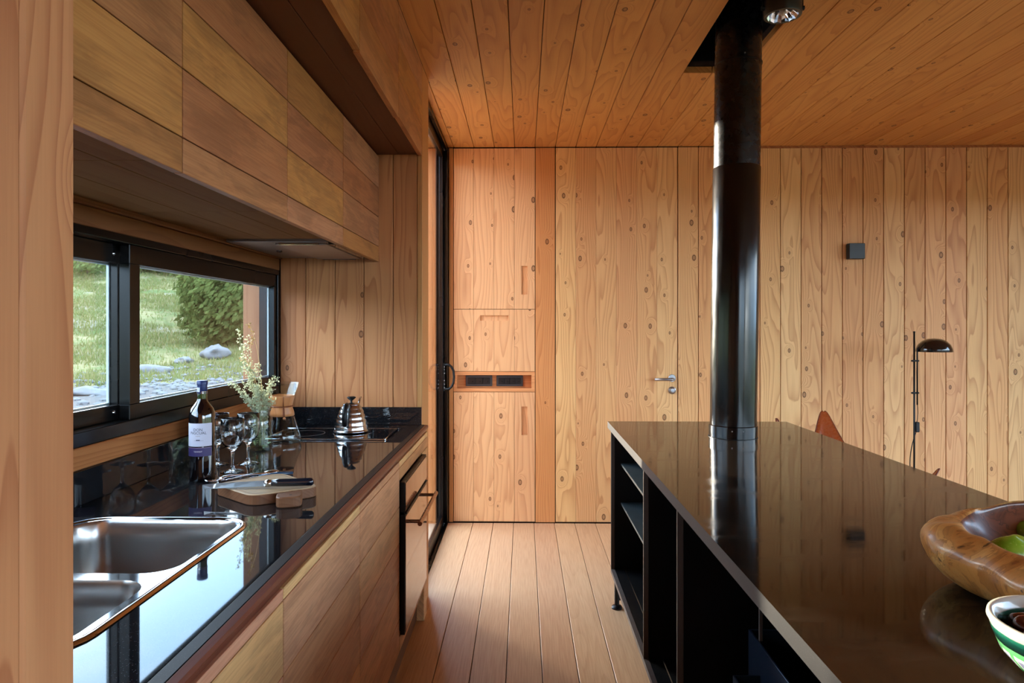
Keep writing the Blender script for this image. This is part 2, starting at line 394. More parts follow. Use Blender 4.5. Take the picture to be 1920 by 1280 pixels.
# near left wall end
lw = empty('wall_left', (-.5, -.9, 0), 'larch board wall end close to the camera at the left', kind='structure')
bx('core', M_back, lw, -1.3, -.515, -2.7, .71, 0, CEIL, bev=0)
ys = [.736, .656, .51, .367, .224, .08, -.06, -.2, -.35, -.5, -.65, -.8, -.95, -1.1, -1.25, -1.4, -1.55, -1.7, -1.85, -2.0, -2.15, -2.3, -2.45, -2.6]
for a, b in zip(ys, ys[1:]): bx('wall_board', M_endw, lw, -.515, -.487, b+.001, a-.001, 0, CEIL-.002, bev=.004)
bx('return_board', M_endw, lw, -1.178, -.5155, .712, .735, 0, CEIL-.002)
# kitchen outside wall (with the window hole) and the rest of the unseen shell
kw = empty('wall_kitchen', (-1.25, 2.0, 0), 'outer wall behind the worktop, larch boards round the window', kind='structure')
WZ0, WZ1, WY1 = 1.06, 1.654, 3.283
bx('lower_panel', M_back, kw, -1.30, -1.178, .71, 3.315, 0, 1.02, bev=0)
bx('upper_panel', M_back, kw, -1.30, -1.19, .71, 3.315, 1.73, CEIL, bev=0)
bx('sill_board', M_trimw, kw, -1.30, -1.172, .74, 3.289, 1.0015, WZ0, bev=.003)
bx('header_board', M_soff2, kw, -1.30, -1.180, .74, 3.289, WZ1, 1.708, bev=.002)
bx('header_bead', M_soff2, kw, -1.30, -1.166, .74, 3.289, 1.7085, 1.73, bev=.003)
wr_ = empty('wall_right', (4.35, 1, 0), 'right-hand wall with tall glazing, outside the view', kind='structure')
bm = bmesh.new(); box(bm, 4.3, 4.4, -2.7, -2.2, 0, CEIL+.1); box(bm, 4.3, 4.4, 3.9, WALL_Y+.1, 0, CEIL+.1); box(bm, 4.3, 4.4, -2.2, 3.9, 2.3, CEIL+.1)
obj('boarding', bm, M_wall, wr_)
bm = bmesh.new()
for yy in (-2.2, -.7, .8, 2.35, 3.86): box(bm, 4.32, 4.37, yy, yy+.045, 0, 2.3)
box(bm, 4.32, 4.37, -2.2, 3.9, 0, .05); box(bm, 4.32, 4.37, -2.2, 3.9, 2.25, 2.3)
obj('window_frame', bm, M_black, wr_)
bm = bmesh.new(); box(bm, 4.344, 4.35, -2.16, 3.86, .05, 2.25); obj('pane', bm, M_pane, wr_)
rr = empty('wall_rear', (1.9, -2.65, 0), 'board wall behind the camera, outside the view', kind='structure')
bm = bmesh.new(); box(bm, -1.3, 1.3, -2.7, -2.6, 0, CEIL+.1); box(bm, 4.1, 4.4, -2.7, -2.6, 0, CEIL+.1); box(bm, 1.3, 4.1, -2.7, -2.6, 2.3, CEIL+.1); obj('boarding', bm, M_wall, rr)
bm = bmesh.new()
for xx_ in (1.3, 2.68, 4.055): box(bm, xx_, xx_+.045, -2.67, -2.62, 0, 2.3)
box(bm, 1.3, 4.1, -2.67, -2.62, 0, .05); box(bm, 1.3, 4.1, -2.67, -2.62, 2.25, 2.3); obj('window_frame', bm, M_black, rr)
bm = bmesh.new(); box(bm, 1.33, 4.07, -2.648, -2.642, .05, 2.25); obj('pane', bm, M_pane, rr)

# ------------------------------------------------------------------ kitchen window
w1 = empty('window_1', (-1.22, 2.0, WZ0), 'long black sliding window above the worktop', kind='structure')
bm = bmesh.new()
Y0 = .742
box(bm, -1.27, -1.178, Y0, WY1, WZ0, WZ0+.04, .002); box(bm, -1.27, -1.178, Y0, WY1, WZ1-.024, WZ1, .002)
box(bm, -1.27, -1.178, WY1-.022, WY1, WZ0+.04, WZ1-.024, .002); box(bm, -1.27, -1.178, Y0, Y0+.03, WZ0+.04, WZ1-.024, .002)
obj('frame', bm, M_black, w1)
def sash(x, ya, yb, st_a, st_b):
    bm = bmesh.new(); za, zb = WZ0+.0405, WZ1-.0245
    box(bm, x-.016, x+.016, ya, yb, za, 1.147, .002); box(bm, x-.016, x+.016, ya, yb, 1.571, zb, .002)
    box(bm, x-.016, x+.016, ya, ya+st_a, 1.147, 1.571, .001); box(bm, x-.016, x+.016, yb-st_b, yb, 1.147, 1.571, .001)
    s = obj('sash', bm, M_black, w1)
    bm = bmesh.new(); box(bm, x-.003, x+.003, ya+st_a-.004, yb-st_b+.004, 1.143, 1.575); obj('pane', bm, M_pane, s)
    bm = bmesh.new()
    box(bm, x-.0145, x-.0075, ya+st_a, ya+st_a+.006, 1.147, 1.571); box(bm, x-.0145, x-.0075, yb-st_b-.006, yb-st_b, 1.147, 1.571)
    box(bm, x-.0145, x-.0075, ya+st_a, yb-st_b, 1.147, 1.152); box(bm, x-.0145, x-.0075, ya+st_a, yb-st_b, 1.566, 1.571)
    obj('spacer_bar', bm, plain('spacer_grey', (190, 200, 205), .4), s)
    return s
sash(-1.20, 2.035, WY1-.024, .055, .035)
sash(-1.240, Y0+.031, 2.10, .03, .06)
for z in (1.125, 1.60):
    bm = bmesh.new(); lathe(bm, [(0, .004), (.004, .003), (.0055, 0)], seg=12)
    for v in bm.verts: v.co = Vector((-1.2235+v.co.z, 2.02+v.co.x, z+v.co.y))
    obj('screw', bm, M_chrome, w1, True)

# ------------------------------------------------------------------ sliding glass door
d1 = empty('door_1', (-.56, 4.15, 0), 'black framed sliding glass door behind the partition', kind='structure')
bm = bmesh.new()
for a, b in ((-.600, -.583), (-.572, -.560), (-.549, -.531)): box(bm, a, b, 3.5, WALL_Y-.002, CEIL-.03, CEIL+.03, .001)
box(bm, -.60, -.531, 3.5, WALL_Y-.002, CEIL-.002, CEIL+.03)
obj('top_track', bm, M_black, d1)
bm = bmesh.new(); box(bm, -.610, -.534, 3.5, WALL_Y-.002, -.03, -.004)
for a, b in ((-.610, -.600), (-.574, -.570), (-.545, -.534)): box(bm, a, b, 3.5, WALL_Y-.002, -.004, .004)
obj('bottom_track', bm, M_black, d1)
bm = bmesh.new(); box(bm, -.611, -.528, WALL_Y-.03, WALL_Y+.03, .004, CEIL-.03, .002)
box(bm, -.611, -.602, WALL_Y-.055, WALL_Y-.03, .004, CEIL-.03, .001); box(bm, -.536, -.528, WALL_Y-.06, WALL_Y-.03, .004, CEIL-.03, .001)
obj('jamb', bm, M_black, d1)
lf = bmesh.new(); za, zb = .006, CEIL-.032
box(lf, -.582, -.556, WALL_Y-.10, WALL_Y-.05, za, zb, .002); box(lf, -.582, -.556, 3.51, 3.56, za, zb, .002)
box(lf, -.582, -.556, 3.56, WALL_Y-.10, za, za+.07, .002); box(lf, -.582, -.556, 3.56, WALL_Y-.10, zb-.06, zb, .002)
leaf = obj('door_leaf', lf, M_black, d1)
bm = bmesh.new(); box(bm, -.572, -.566, 3.555, WALL_Y-.095, .07, zb-.055); obj('pane', bm, pane_mat('coated_glass', (.95, .96, .96, 1), 1.12), leaf)
bm = bmesh.new(); box(bm, -.606, -.599, WALL_Y-.105, WALL_Y-.045, .95, 1.12, .003)
box(bm, -.556, -.545, WALL_Y-.095, WALL_Y-.055, .935, 1.13, .003); obj('lock_case', bm, M_blackm, leaf)
bm = bmesh.new(); hy = WALL_Y-.085
tube(bm, [(-.552, hy, 1.118), (-.515, hy, 1.120), (-.498, hy, 1.105), (-.484, hy, 1.078), (-.480, hy, 1.035), (-.484, hy, .992), (-.498, hy, .965), (-.515, hy, .95), (-.552, hy, .952)], .0085, 10)
obj('pull_handle', bm, M_blackm, leaf, True)
for z in (.96, .985, 1.01, 1.06, 1.085, 1.105):
    bm = bmesh.new(); sph(bm, (-.5445, WALL_Y-.097, z), .003, .003, .003, 8); obj('screw', bm, M_chrome, leaf, True)

# ------------------------------------------------------------------ built-in wall cabinet with switch niche
bc = empty('wall_cabinet', (-.205, WALL_Y, 0), 'tall built-in larch cupboard with grip slots and a switch niche, beside the glass door', 'cabinet')
bm = bmesh.new()
box(bm, -.56, -.4925, WALL_Y+.045, WALL_Y+.4, -.06, CEIL+.06); box(bm, .0835, .21, WALL_Y+.045, WALL_Y+.4, -.06, CEIL+.06)
box(bm, -.4925, .0835, WALL_Y+.10, WALL_Y+.4, -.06, -.0); box(bm, -.4925, .0835, WALL_Y+.1, WALL_Y+.4, CEIL-.004, CEIL+.06)
box(bm, -.4925, .0835, WALL_Y+.38, WALL_Y+.4, 0, CEIL); box(bm, -.4925, .0835, WALL_Y+.045, WALL_Y+.10, -.06, .004); box(bm, -.4925, .0835, WALL_Y+.045, WALL_Y+.10, CEIL-.004, CEIL+.06)
obj('carcass', bm, M_back, bc)
cx = [-.4915, -.350, -.2065, -.063, .0825]
def cab_door(z0, z1, gx0, gx1, gz0, gz1):
    """door of four boards; the grip slot is cut through the boards"""
    d = bx('door', M_back, bc, cx[0]+.002, cx[-1]-.002, WALL_Y+.022, WALL_Y+.04, z0+.003, z1-.003, bev=0)
    for a, b in zip(cx, cx[1:]):
        lo, hi = a+.0008, b-.0008
        if gx1 <= lo or gx0 >= hi: bx('door_board', M_cab, d, lo, hi, WALL_Y, WALL_Y+.022, z0+.0015, z1-.0015, bev=.0008); continue
        bm = bmesh.new(); s0, s1 = max(lo, gx0), min(hi, gx1)
        box(bm, lo, hi, WALL_Y, WALL_Y+.022, z0+.0015, gz0); box(bm, lo, hi, WALL_Y, WALL_Y+.022, gz1, z1-.0015)
        if s0 > lo+.001: box(bm, lo, s0, WALL_Y, WALL_Y+.022, gz0, gz1)
        if s1 < hi-.001: box(bm, s1, hi, WALL_Y, WALL_Y+.022, gz0, gz1)
        box(bm, s0, s1, WALL_Y+.014, WALL_Y+.022, gz0, gz1)
        obj('door_board', bm, M_cab, d)
cab_door(1.506, CEIL-.006, -.013, .030, 1.61, 1.81)
cab_door(1.067, 1.506, -.305, -.105, 1.425, 1.463)
cab_door(.008, .922, -.013, .030, .62, .82)
nc = bmesh.new()
box(nc, -.4915, .0825, WALL_Y, WALL_Y+.09, 1.042, 1.0655); box(nc, -.4915, .0825, WALL_Y, WALL_Y+.09, .924, .948)
box(nc, -.4915, -.468, WALL_Y, WALL_Y+.09, .948, 1.042); box(nc, .058, .0825, WALL_Y, WALL_Y+.09, .948, 1.042)
box(nc, -.468, .058, WALL_Y+.085, WALL_Y+.095, .948, 1.042)
niche = obj('switch_niche', nc, wood('niche_wood', [(222, 156, 100), (214, 150, 98)], 'X', .4, 10, 1, 6, knots=0), bc)
def switch_plate(x0, x1, n):
    p = bx('switch_plate', plain('switch_frame', (62, 62, 66), .45), niche, x0, x1, WALL_Y+.07, WALL_Y+.085, .957, 1.034, bev=.002)
    w = (x1-x0-.03)/n
    for k in range(n):
        bx('switch_key', plain('switch_black', (26, 26, 28), .35), p, x0+.015+w*k+.001, x0+.015+w*(k+1)-.001, WALL_Y+.064, WALL_Y+.07, .973, 1.018, bev=.0015)
        q = bmesh.new(); sph(q, (x0+.015+w*(k+.65), WALL_Y+.0635, .99), .004, .002, .004, 8); 
        obj('socket_pin', q, M_blackm, p)
switch_plate(-.412, -.222, 3); switch_plate(-.192, -.002, 4)

# ------------------------------------------------------------------ worktop
wtp = empty('worktop', (-.8, 2.0, TOP), 'polished black granite worktop along the left wall with dark wood front edge', 'worktop')
SX0, SX1, SY0, SY1 = -1.085, -.650, .95, 1.665      # sink cut-out
def slab_with_hole(bm, x0, x1, y0, y1, z0, z1, hole):
    vs = {}
    outer = [(x1, y1), (x0, y1), (x0, y0), (x1, y0)]
    n = len(hole)//4
    for zz, flip in ((z1, False), (z0, True)):
        ov = [bm.verts.new((p[0], p[1], zz)) for p in outer]; hv = [bm.verts.new((p[0], p[1], zz)) for p in hole]
        vs[zz] = (ov, hv)
        for q in range(4):
            seg = hv[q*n:(q+1)*n]
            for i in range(n-1):
                f = (ov[q], seg[i+1], seg[i]); bm.faces.new(f if not flip else f[::-1])
            nx = hv[((q+1)*n) % len(hv)]
            f = (ov[q], ov[(q+1) % 4], nx, seg[-1]); bm.faces.new(f if not flip else f[::-1])
    (o1, h1), (o0, h0) = vs[z1], vs[z0]
    for i in range(4): bm.faces.new((o0[i], o0[(i+1) % 4], o1[(i+1) % 4], o1[i]))
    for i in range(len(h1)): bm.faces.new((h1[i], h1[(i+1) % len(h1)], h0[(i+1) % len(h1)], h0[i]))
    bmesh.ops.recalc_face_normals(bm, faces=bm.faces[:])
bm = bmesh.new(); slab_with_hole(bm, -1.178, -.4985, .737, 3.287, TOP-.03, TOP, rrect(SX0+.012, SX1-.012, SY0+.012, SY1-.012, .07, 6))
obj('slab', bm, M_gran, wtp)
bm = bmesh.new()
prof = [(-.498, TOP-.03), (-.498, TOP-.0008), (-.4965, TOP), (-.476, TOP-.001), (-.4755, TOP-.03)]
def extr(bm, prof, y0, y1):
    a = [bm.verts.new((p[0], y0, p[1])) for p in prof]; b = [bm.verts.new((p[0], y1, p[1])) for p in prof]
    bm.faces.new(a); bm.faces.new(b[::-1]); n = len(prof)
    for i in range(n): bm.faces.new((a[i], b[i], b[(i+1) % n], a[(i+1) % n]))
    bmesh.ops.recalc_face_normals(bm, faces=bm.faces[:])
extr(bm, prof, .737, 3.287); obj('granite_edge', bm, M_granh, wtp)
bm = bmesh.new(); extr(bm, [(-.475, TOP-.03), (-.475, TOP-.0025), (-.473, TOP-.001), (-.460, TOP-.003), (-.4565, TOP-.009), (-.458, TOP-.013), (-.4685, TOP-.032), (-.475, TOP-.032)], .737, 3.287)
obj('wood_nosing', bm, M_nose, wtp)
bx('back_upstand', M_gran, wtp, -1.178, -1.166, .737, 3.287, TOP+.0005, TOP+.09, bev=.001)
bx('end_upstand', M_gran, wtp, -1.165, -.4885, 3.27, 3.2885, TOP+.0005, TOP+.085, bev=.001)

# ------------------------------------------------------------------ base cabinets
FX = -.462
def fronts(parent, y0, y1, rows, x, mat, name='front_board', th=.02, gap=.0025):
    for a, b in zip(rows, rows[1:]): bx(name, mat, parent, x-th, x, y0+gap, y1-gap, a+.0013, b-.0013, bev=.001)
LR = [.165, .290, .431, .573, .709, .853, .878]
labs = ['base cabinet door of pale horizontal boards nearest the camera under the sink',
        'base cabinet with horizontal board front, middle of the three before the oven',
        'base cabinet with horizontal board front directly left of the oven']
for (y0, y1), lab in zip(((.74, 1.309), (1.309, 1.926), (1.926, 2.543)), labs):
    c = empty('base_cabinet', (-.8, (y0+y1)/2, 0), lab, 'cabinet', 'base cabinets under the worktop')
    carc = bmesh.new(); zt = .70 if y0 < 1.4 else .878
    box(carc, -1.16, FX-.022, y0+.001, y0+.018, .16, zt); box(carc, -1.16, FX-.022, y1-.018, y1-.001, .16, zt)
    box(carc, -1.16, FX-.022, y0+.018, y1-.018, .16, .178); box(carc, -1.16, -1.15, y0+.018, y1-.018, .178, zt)
    obj('carcass', carc, M_under, c)
    d = bx('door', M_back, c, FX-.03, FX-.0205, y0+.004, y1-.004, .168, .876, bev=0)
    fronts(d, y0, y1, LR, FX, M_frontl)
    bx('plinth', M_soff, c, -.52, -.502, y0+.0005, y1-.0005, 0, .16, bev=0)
c = empty('oven_cabinet', (-.8, 2.92, 0), 'oven housing cabinet with pale boards above and below the oven', 'cabinet')
bm = bmesh.new(); box(bm, -1.16, FX-.022, 2.544, 2.56, .16, .878); box(bm, -1.16, FX-.022, 3.265, 3.287, .0, .878); box(bm, -1.16, FX-.022, 2.56, 3.265, .16, .178)
obj('carcass', bm, M_under, c)
fronts(c, 2.543, 3.288, [.805, .853, .878], FX, M_frontl)
fronts(c, 2.543, 3.288, [.165, .222], FX, M_frontl)
fronts(c, 3.118, 3.288, [.222, .431, .573, .709, .805], FX, M_frontl)
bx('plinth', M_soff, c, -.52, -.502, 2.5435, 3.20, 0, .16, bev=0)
bx('foot_block', M_frontl, c, -.502, -.466, 3.20, 3.287, 0, .1645)
# oven
ov = empty('oven', (-.7, 2.83, .227), 'built-in oven with black frame and bar handle facing the aisle', 'oven')
bx('body', M_blackm, ov, -1.0, -.463, 2.565, 3.10, .235, .79)
bx('control_panel', M_blackm, ov, -.4615, -.443, 2.549, 3.116, .685, .799, bev=.002)
M_ovg = plain('oven_glass', (120, 104, 96), .05, .85, .8)
bx('panel_glass', M_ovg, ov, -.443, -.4405, 2.556, 3.109, .692, .792, bev=.0008)
dr = bx('oven_door', M_blackm, ov, -.4615, -.443, 2.549, 3.116, .227, .676, bev=.002)
bx('door_glass', M_ovg, dr, -.443, -.4405, 2.556, 3.109, .236, .668, bev=.0008)
bm = bmesh.new(); tube(bm, [(-.393, 2.59, .632), (-.393, 3.075, .632)], .009, 12)
for y in (2.625, 3.04): tube(bm, [(-.4405, y, .632), (-.393, y, .632)], .007, 10)
obj('bar_handle', bm, plain('handle_bronze', (150, 112, 88), .25, .8), dr, 'auto')
bx('vent_lip', M_blackm, ov, -.45, -.436, 2.556, 3.109, .678, .684, bev=.001)

# ------------------------------------------------------------------ upper cabinets
UX = -.697
UR = [1.694, 1.768, 1.910, 2.050, 2.203]
ul = ['wall cabinet with horizontal board front nearest the camera, left end of the lower row',
      'wall cabinet with horizontal board front above the left window pane',
      'wall cabinet with reddish streaked middle boards above the right window pane',
      'last wall cabinet of the lower row, above the cooker hood at the partition']
for i, ((y0, y1), lab) in enumerate(zip(((.77, 1.387), (1.387, 2.009), (2.009, 2.632), (2.632, 3.287)), ul)):
    c = empty('wall_unit', (-.93, (y0+y1)/2, 1.694), lab, 'cabinet', 'wall cabinets over the window')
    bm = bmesh.new()
    box(bm, -1.164, UX-.022, y0+.001, y0+.018, 1.745, 2.2); box(bm, -1.164, UX-.022, y1-.018, y1-.001, 1.745, 2.2); box(bm, -1.164, -1.15, y0+.018, y1-.018, 1.745, 2.2)
    obj('carcass', bm, M_under, c)
    d = bx('door', M_back, c, UX-.03, UX-.0205, y0+.004, y1-.004, 1.70, 2.2, bev=0)
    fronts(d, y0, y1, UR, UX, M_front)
    if i < 3:
        for a, b in ((-1.164, -1.01), (-1.01, -.86), (-.86, UX-.032)):
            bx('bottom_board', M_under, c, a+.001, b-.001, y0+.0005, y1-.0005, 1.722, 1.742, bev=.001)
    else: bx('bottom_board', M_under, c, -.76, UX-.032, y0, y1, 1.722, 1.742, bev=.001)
hd_ = empty('cooker_hood', (-.95, 2.94, 1.70), 'flat grey steel cooker hood let into the underside of the last wall cabinet', 'cooker hood')
M_hood = steel('hood_steel', (150, 140, 135), .4, 'X')
bx('body', M_hood, hd_, -1.16, -.765, 2.645, 3.275, 1.712, 1.80, bev=.002)
bx('filter_panel', steel('filter_steel', (170, 160, 155), .45, 'Y'), hd_, -.98, -.775, 2.68, 3.24, 1.704, 1.7115, bev=.002)
bx('glass_strip', M_ovg, hd_, -.764, -.737, 2.66, 3.26, 1.704, 1.716, bev=.002)
for y in (2.66, 3.252): bx('latch', M_chrome, hd_, -.96, -.80, y, y+.01, 1.702, 1.7115, bev=.001)
bm = bmesh.new(); tube(bm, [(-1.06, 2.95, 1.712), (-1.06, 2.95, 1.706)], .012, 12); obj('lamp_lens', bm, M_ovg, hd_)
# upper row flush with the partition
TX = -.487
tl = ['top cabinet of the upper row nearest the camera, with a cut-out finger grip',
      'top cabinet in the middle of the upper row under the ceiling',
      'top cabinet at the partition end of the upper row under the ceiling']
sf = empty('cabinet_soffit', (-.6, 2.0, 2.21), 'dark brown underside boards joining the two rows of wall cabinets', 'soffit')
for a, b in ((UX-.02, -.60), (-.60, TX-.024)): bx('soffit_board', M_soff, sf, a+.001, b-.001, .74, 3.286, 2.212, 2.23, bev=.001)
for i, ((y0, y1), lab) in enumerate(zip(((.74, 2.026), (2.026, 2.664), (2.664, 3.286)), tl)):
    c = empty('top_cabinet', (-.7, (y0+y1)/2, 2.205), lab, 'cabinet', 'upper row cabinets under the ceiling')
    bx('carcass', M_under, c, -1.16, TX-.026, y0+.002, y1-.002, 2.235, CEIL-.004, bev=0)
    zb = (2.205, 2.198, 2.205)[i]
    if i == 0:
        bm = bmesh.new(); box(bm, TX-.021, TX, y0+.0025, 1.80, zb, 2.354); box(bm, TX-.021, TX, 1.93, y1-.0025, zb, 2.354)
        box(bm, TX-.021, TX, 1.80, 1.93, zb, 2.305); box(bm, TX-.021, TX-.012, 1.80, 1.93, 2.305, 2.354)
        d = obj('door', bm, M_front, c)
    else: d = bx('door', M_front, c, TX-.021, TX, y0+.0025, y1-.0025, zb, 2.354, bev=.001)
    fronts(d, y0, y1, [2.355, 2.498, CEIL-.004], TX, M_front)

# ------------------------------------------------------------------ sink
sk = empty('sink', (-.87, 1.31, TOP), 'stainless steel double bowl sink set into the black worktop', 'sink')
bm = bmesh.new()
def ring_strip(bm, loops, closed=True):
    vv = [[bm.verts.new(p) for p in l] for l in loops]
    n = len(loops[0])
    for a, b in zip(vv, vv[1:]):
        for i in range(n): bm.faces.new((a[i], a[(i+1) % n], b[(i+1) % n], b[i]))
    return vv
def l3(pts, z): return [(p[0], p[1], z) for p in pts]
b1 = (-1.058, -.672, 1.285, 1.640); b2 = (-1.058, -.680, .975, 1.250)
ring_strip(bm, [l3(rrect(SX0, SX1, SY0, SY1, .085), TOP+.0005), l3(rrect(SX0+.003, SX1-.003, SY0+.003, SY1-.003, .083), TOP+.005), l3(rrect(SX0+.011, SX1-.011, SY0+.011, SY1-.011, .077), TOP+.0055), l3(rrect(SX0+.014, SX1-.014, SY0+.014, SY1-.014, .074), TOP+.002)])
obj('rim', bm, M_chrome, sk, True)
# deck between rim and bowls: built from two tiles with rounded holes
bm = bmesh.new(); n = 6
def tile(x0, x1, y0, y1, hole, z):
    outer = rrect(x0, x1, y0, y1, .074 if False else .002, n)
    vo = [bm.verts.new((p[0], p[1], z)) for p in outer]; vh = [bm.verts.new((p[0], p[1], z)) for p in hole]
    for i in range(len(vo)): bm.faces.new((vo[i], vo[(i+1) % len(vo)], vh[(i+1) % len(vo)], vh[i]))
def tile_r(x0, x1, y0, y1, hole, z, rt, rb):
    pts = []
    for cx_, cy_, a, r in ((x1, y1, 0, rt), (x0, y1, 90, rt), (x0, y0, 180, rb), (x1, y0, 270, rb)):
        sx, sy = (-1 if cx_ == x1 else 1), (-1 if cy_ == y1 else 1)
        for i in range(n+1):
            t = math.radians(a+90*i/n); pts.append((cx_+sx*r+r*math.cos(t), cy_+sy*r+r*math.sin(t)))
    vo = [bm.verts.new((p[0], p[1], z)) for p in pts]; vh = [bm.verts.new((p[0], p[1], z)) for p in hole]
    for i in range(len(vo)): bm.faces.new((vo[i], vo[(i+1) % len(vo)], vh[(i+1) % len(vo)], vh[i]))
X0_, X1_, YA, YB = SX0+.013, SX1-.013, SY0+.013, SY1-.013
tile_r(X0_, X1_, 1.267, YB, rrect(*b1, .06, n), TOP+.0022, .074, .001)
tile_r(X0_, X1_, YA, 1.267, rrect(*b2, .06, n), TOP+.0022, .001, .074)
bmesh.ops.remove_doubles(bm, verts=bm.verts[:], dist=.0012)
obj('deck', bm, M_chrome, sk)
for b, dep in ((b1, .17), (b2, .15)):
    bm = bmesh.new()
    ls = [l3(rrect(*b, .06), TOP+.0023)]
    for ins, dz in ((.004, .006), (.006, .05), (.010, dep-.03), (.018, dep-.012), (.035, dep-.002), (.12, dep)):
        ls.append(l3(rrect(b[0]+ins, b[1]-ins, b[2]+ins, b[3]-ins, max(.02, .06-ins*.1)), TOP-dz))
    vv = ring_strip(bm, ls); bm.faces.new(vv[-1])
    bowl = obj('bowl', bm, M_sink, sk, True)
    bm = bmesh.new(); cx_, cy_ = (b[0]+b[1])/2, (b[2]+b[3])/2
    lathe(bm, [(.045, 0), (.043, .003), (.036, .002), (.03, -.004), (0, -.004)], (cx_, cy_, TOP-dep+.0005), 24); obj('drain', bm, M_chrome, bowl, True)

# ------------------------------------------------------------------ hob
hb = empty('hob', (-.83, 2.975, TOP), 'black glass hob with thin steel frame at the end of the worktop', 'hob')
bx('glass_plate', plain('hob_glass', (8, 8, 10), .04, 0, .7, coat=1), hb, -1.078, -.580, 2.828, 3.123, TOP+.0008, TOP+.005, bev=.001)
bm = bmesh.new()
for a in ((-1.086, -.572, 2.820, 2.829), (-1.086, -.572, 3.122, 3.131), (-1.086, -1.077, 2.829, 3.122), (-.581, -.572, 2.829, 3.122)): box(bm, *a, TOP+.0005, TOP+.007, .0015)
obj('steel_frame', bm, M_chrome, hb)
for x, r in ((-.955, .085), (-.74, .075)):
    bm = bmesh.new(); lathe(bm, [(r, 0), (r, .0004), (r-.002, .0004), (r-.002, 0)], (x, 2.975, TOP+.0051), 40); obj('zone_ring', bm, plain('zone_grey', (70, 70, 74), .4), hb)

# ------------------------------------------------------------------ kettle
KX, KY = -.763, 3.02; KZ = TOP+.0056
kt = empty('kettle', (KX, KY, KZ), 'ribbed stainless steel pouring kettle with black handle standing on the hob', 'kettle')
prof = [(0, .001), (.072, .001), (.0775, .004), (.078, .007), (.0745, .010)]
zz = [.010, .034, .058, .080, .100, .118]; rr_ = [.0725, .0685, .0625, .0555, .0475, .038]
for i in range(5):
    for k in range(1, 7):
        f = k/6; r = rr_[i]*(1-f)+rr_[i+1]*f + .0017*math.sin(PI*f); prof.append((r, zz[i]*(1-f)+zz[i+1]*f))
prof += [(.036, .120), (.034, .1205), (.030, .121)]
bm = bmesh.new(); lathe(bm, prof, (KX, KY, KZ), 48)
body = obj('body', bm, M_steel, kt, True)
bm = bmesh.new(); lathe(bm, [(.0375, .1205), (.037, .124), (.030, .128), (.014, .130), (.006, .131), (.005, .137), (0, .137)], (KX, KY, KZ), 32); obj('lid', bm, M_steel, kt, True)
bm = bmesh.new(); lathe(bm, [(.004, .137), (.009, .141), (.019, .150), (.0195, .153), (.014, .156), (0, .1565)], (KX, KY, KZ), 24); obj('knob', bm, M_blackm, kt, True)
va = math.atan2(-KY, -KX) - math.radians(17)      # the handle points towards the near left
hx, hy = math.cos(va), math.sin(va)
def kp(r, z): return (KX+hx*r, KY+hy*r, KZ+z)
bm = bmesh.new(); tube(bm, [kp(.030, .117), kp(.045, .126), kp(.062, .128), kp(.078, .124)], .0035, 8); obj('handle_bracket', bm, M_steel, kt, True)
bm = bmesh.new(); tube(bm, [kp(.066, .128), kp(.082, .122), kp(.094, .105), kp(.099, .08), kp(.098, .055), kp(.094, .040), kp(.092, .037)], [.009, .0105, .011, .0115, .0115, .011, .006], 12); obj('handle', bm, M_blackm, kt, True)
bm = bmesh.new(); tube(bm, [kp(-.070, .03), kp(-.095, .035), kp(-.108, .06), kp(-.105, .09), kp(-.115, .115), kp(-.135, .135), kp(-.15, .138)], [.008, .007, .006, .0055, .005, .0045, .004], 10); obj('spout', bm, M_steel, kt, True)

# ------------------------------------------------------------------ wine bottle with its label
BX, BY = -.989, 2.088
bt = empty('wine_bottle', (BX, BY, TOP), 'dark red wine bottle with blue capsule and white label beside the glasses', 'bottle')
M_bot = plain('bottle_glass', (10, 6, 8), .04, 0, .8, coat=1)
bm = bmesh.new(); lathe(bm, [(0, .004), (.028, .001), (.035, .0), (.0375, .004), (.038, .012), (.038, .195), (.0365, .208), (.031, .221), (.022, .233), (.0155, .243), (.0142, .250)], (BX, BY, TOP), 40); obj('body', bm, M_bot, bt, True)
bm = bmesh.new(); lathe(bm, [(.0142, .250), (.0139, .272)], (BX, BY, TOP), 24)
tg = plain('neck_glass', (44, 60, 26), .05, 0, .8, coat=1); obj('neck', bm, tg, bt, True)
bm = bmesh.new(); lathe(bm, [(.0146, .2655), (.0149, .266), (.0145, .292), (.0158, .293), (.0160, .3045), (.0150, .306), (0, .306)], (BX, BY, TOP), 28); cap = obj('capsule', bm, plain('capsule_blue', (34, 48, 96), .35, .2), bt, 'auto')
bm = bmesh.new(); lathe(bm, [(.01505, .2705), (.01505, .2722)], (BX, BY, TOP), 28); lathe(bm, [(.01505, .2668), (.01505, .2678)], (BX, BY, TOP), 28); obj('capsule_band', bm, M_chrome, cap)
LC = math.radians(-64.6-19)
def arc_patch(name, mat, parent, a0, a1, z0, z1, r, seg=24):
    bm = bmesh.new(); lathe(bm, [(r, z0), (r, z1)], (BX, BY, TOP), seg, a0, a1); return obj(name, bm, mat, parent, True)
arc_patch('capsule_disc', plain('disc_white', (200, 205, 225), .5), cap, LC-.95, LC-.15, .272, .285, .0152, 8)
lab_ = arc_patch('label', plain('label_paper', (205, 205, 222), .6), bt, LC-1.1, LC+1.1, .108, .178, .0383)
lb2 = arc_patch('label_lower', plain('label_violet', (58, 48, 98), .5), bt, LC-1.1, LC+1.1, .078, .105, .0383)
arc_patch('label_border', plain('label_line', (180, 150, 150), .5), lb2, LC+1.05, LC+1.07, .079, .104, .0385, 2)
arc_patch('label_border', bpy.data.materials['label_line'], lb2, LC-1.1, LC+1.07, .1035, .1043, .0385, 16)
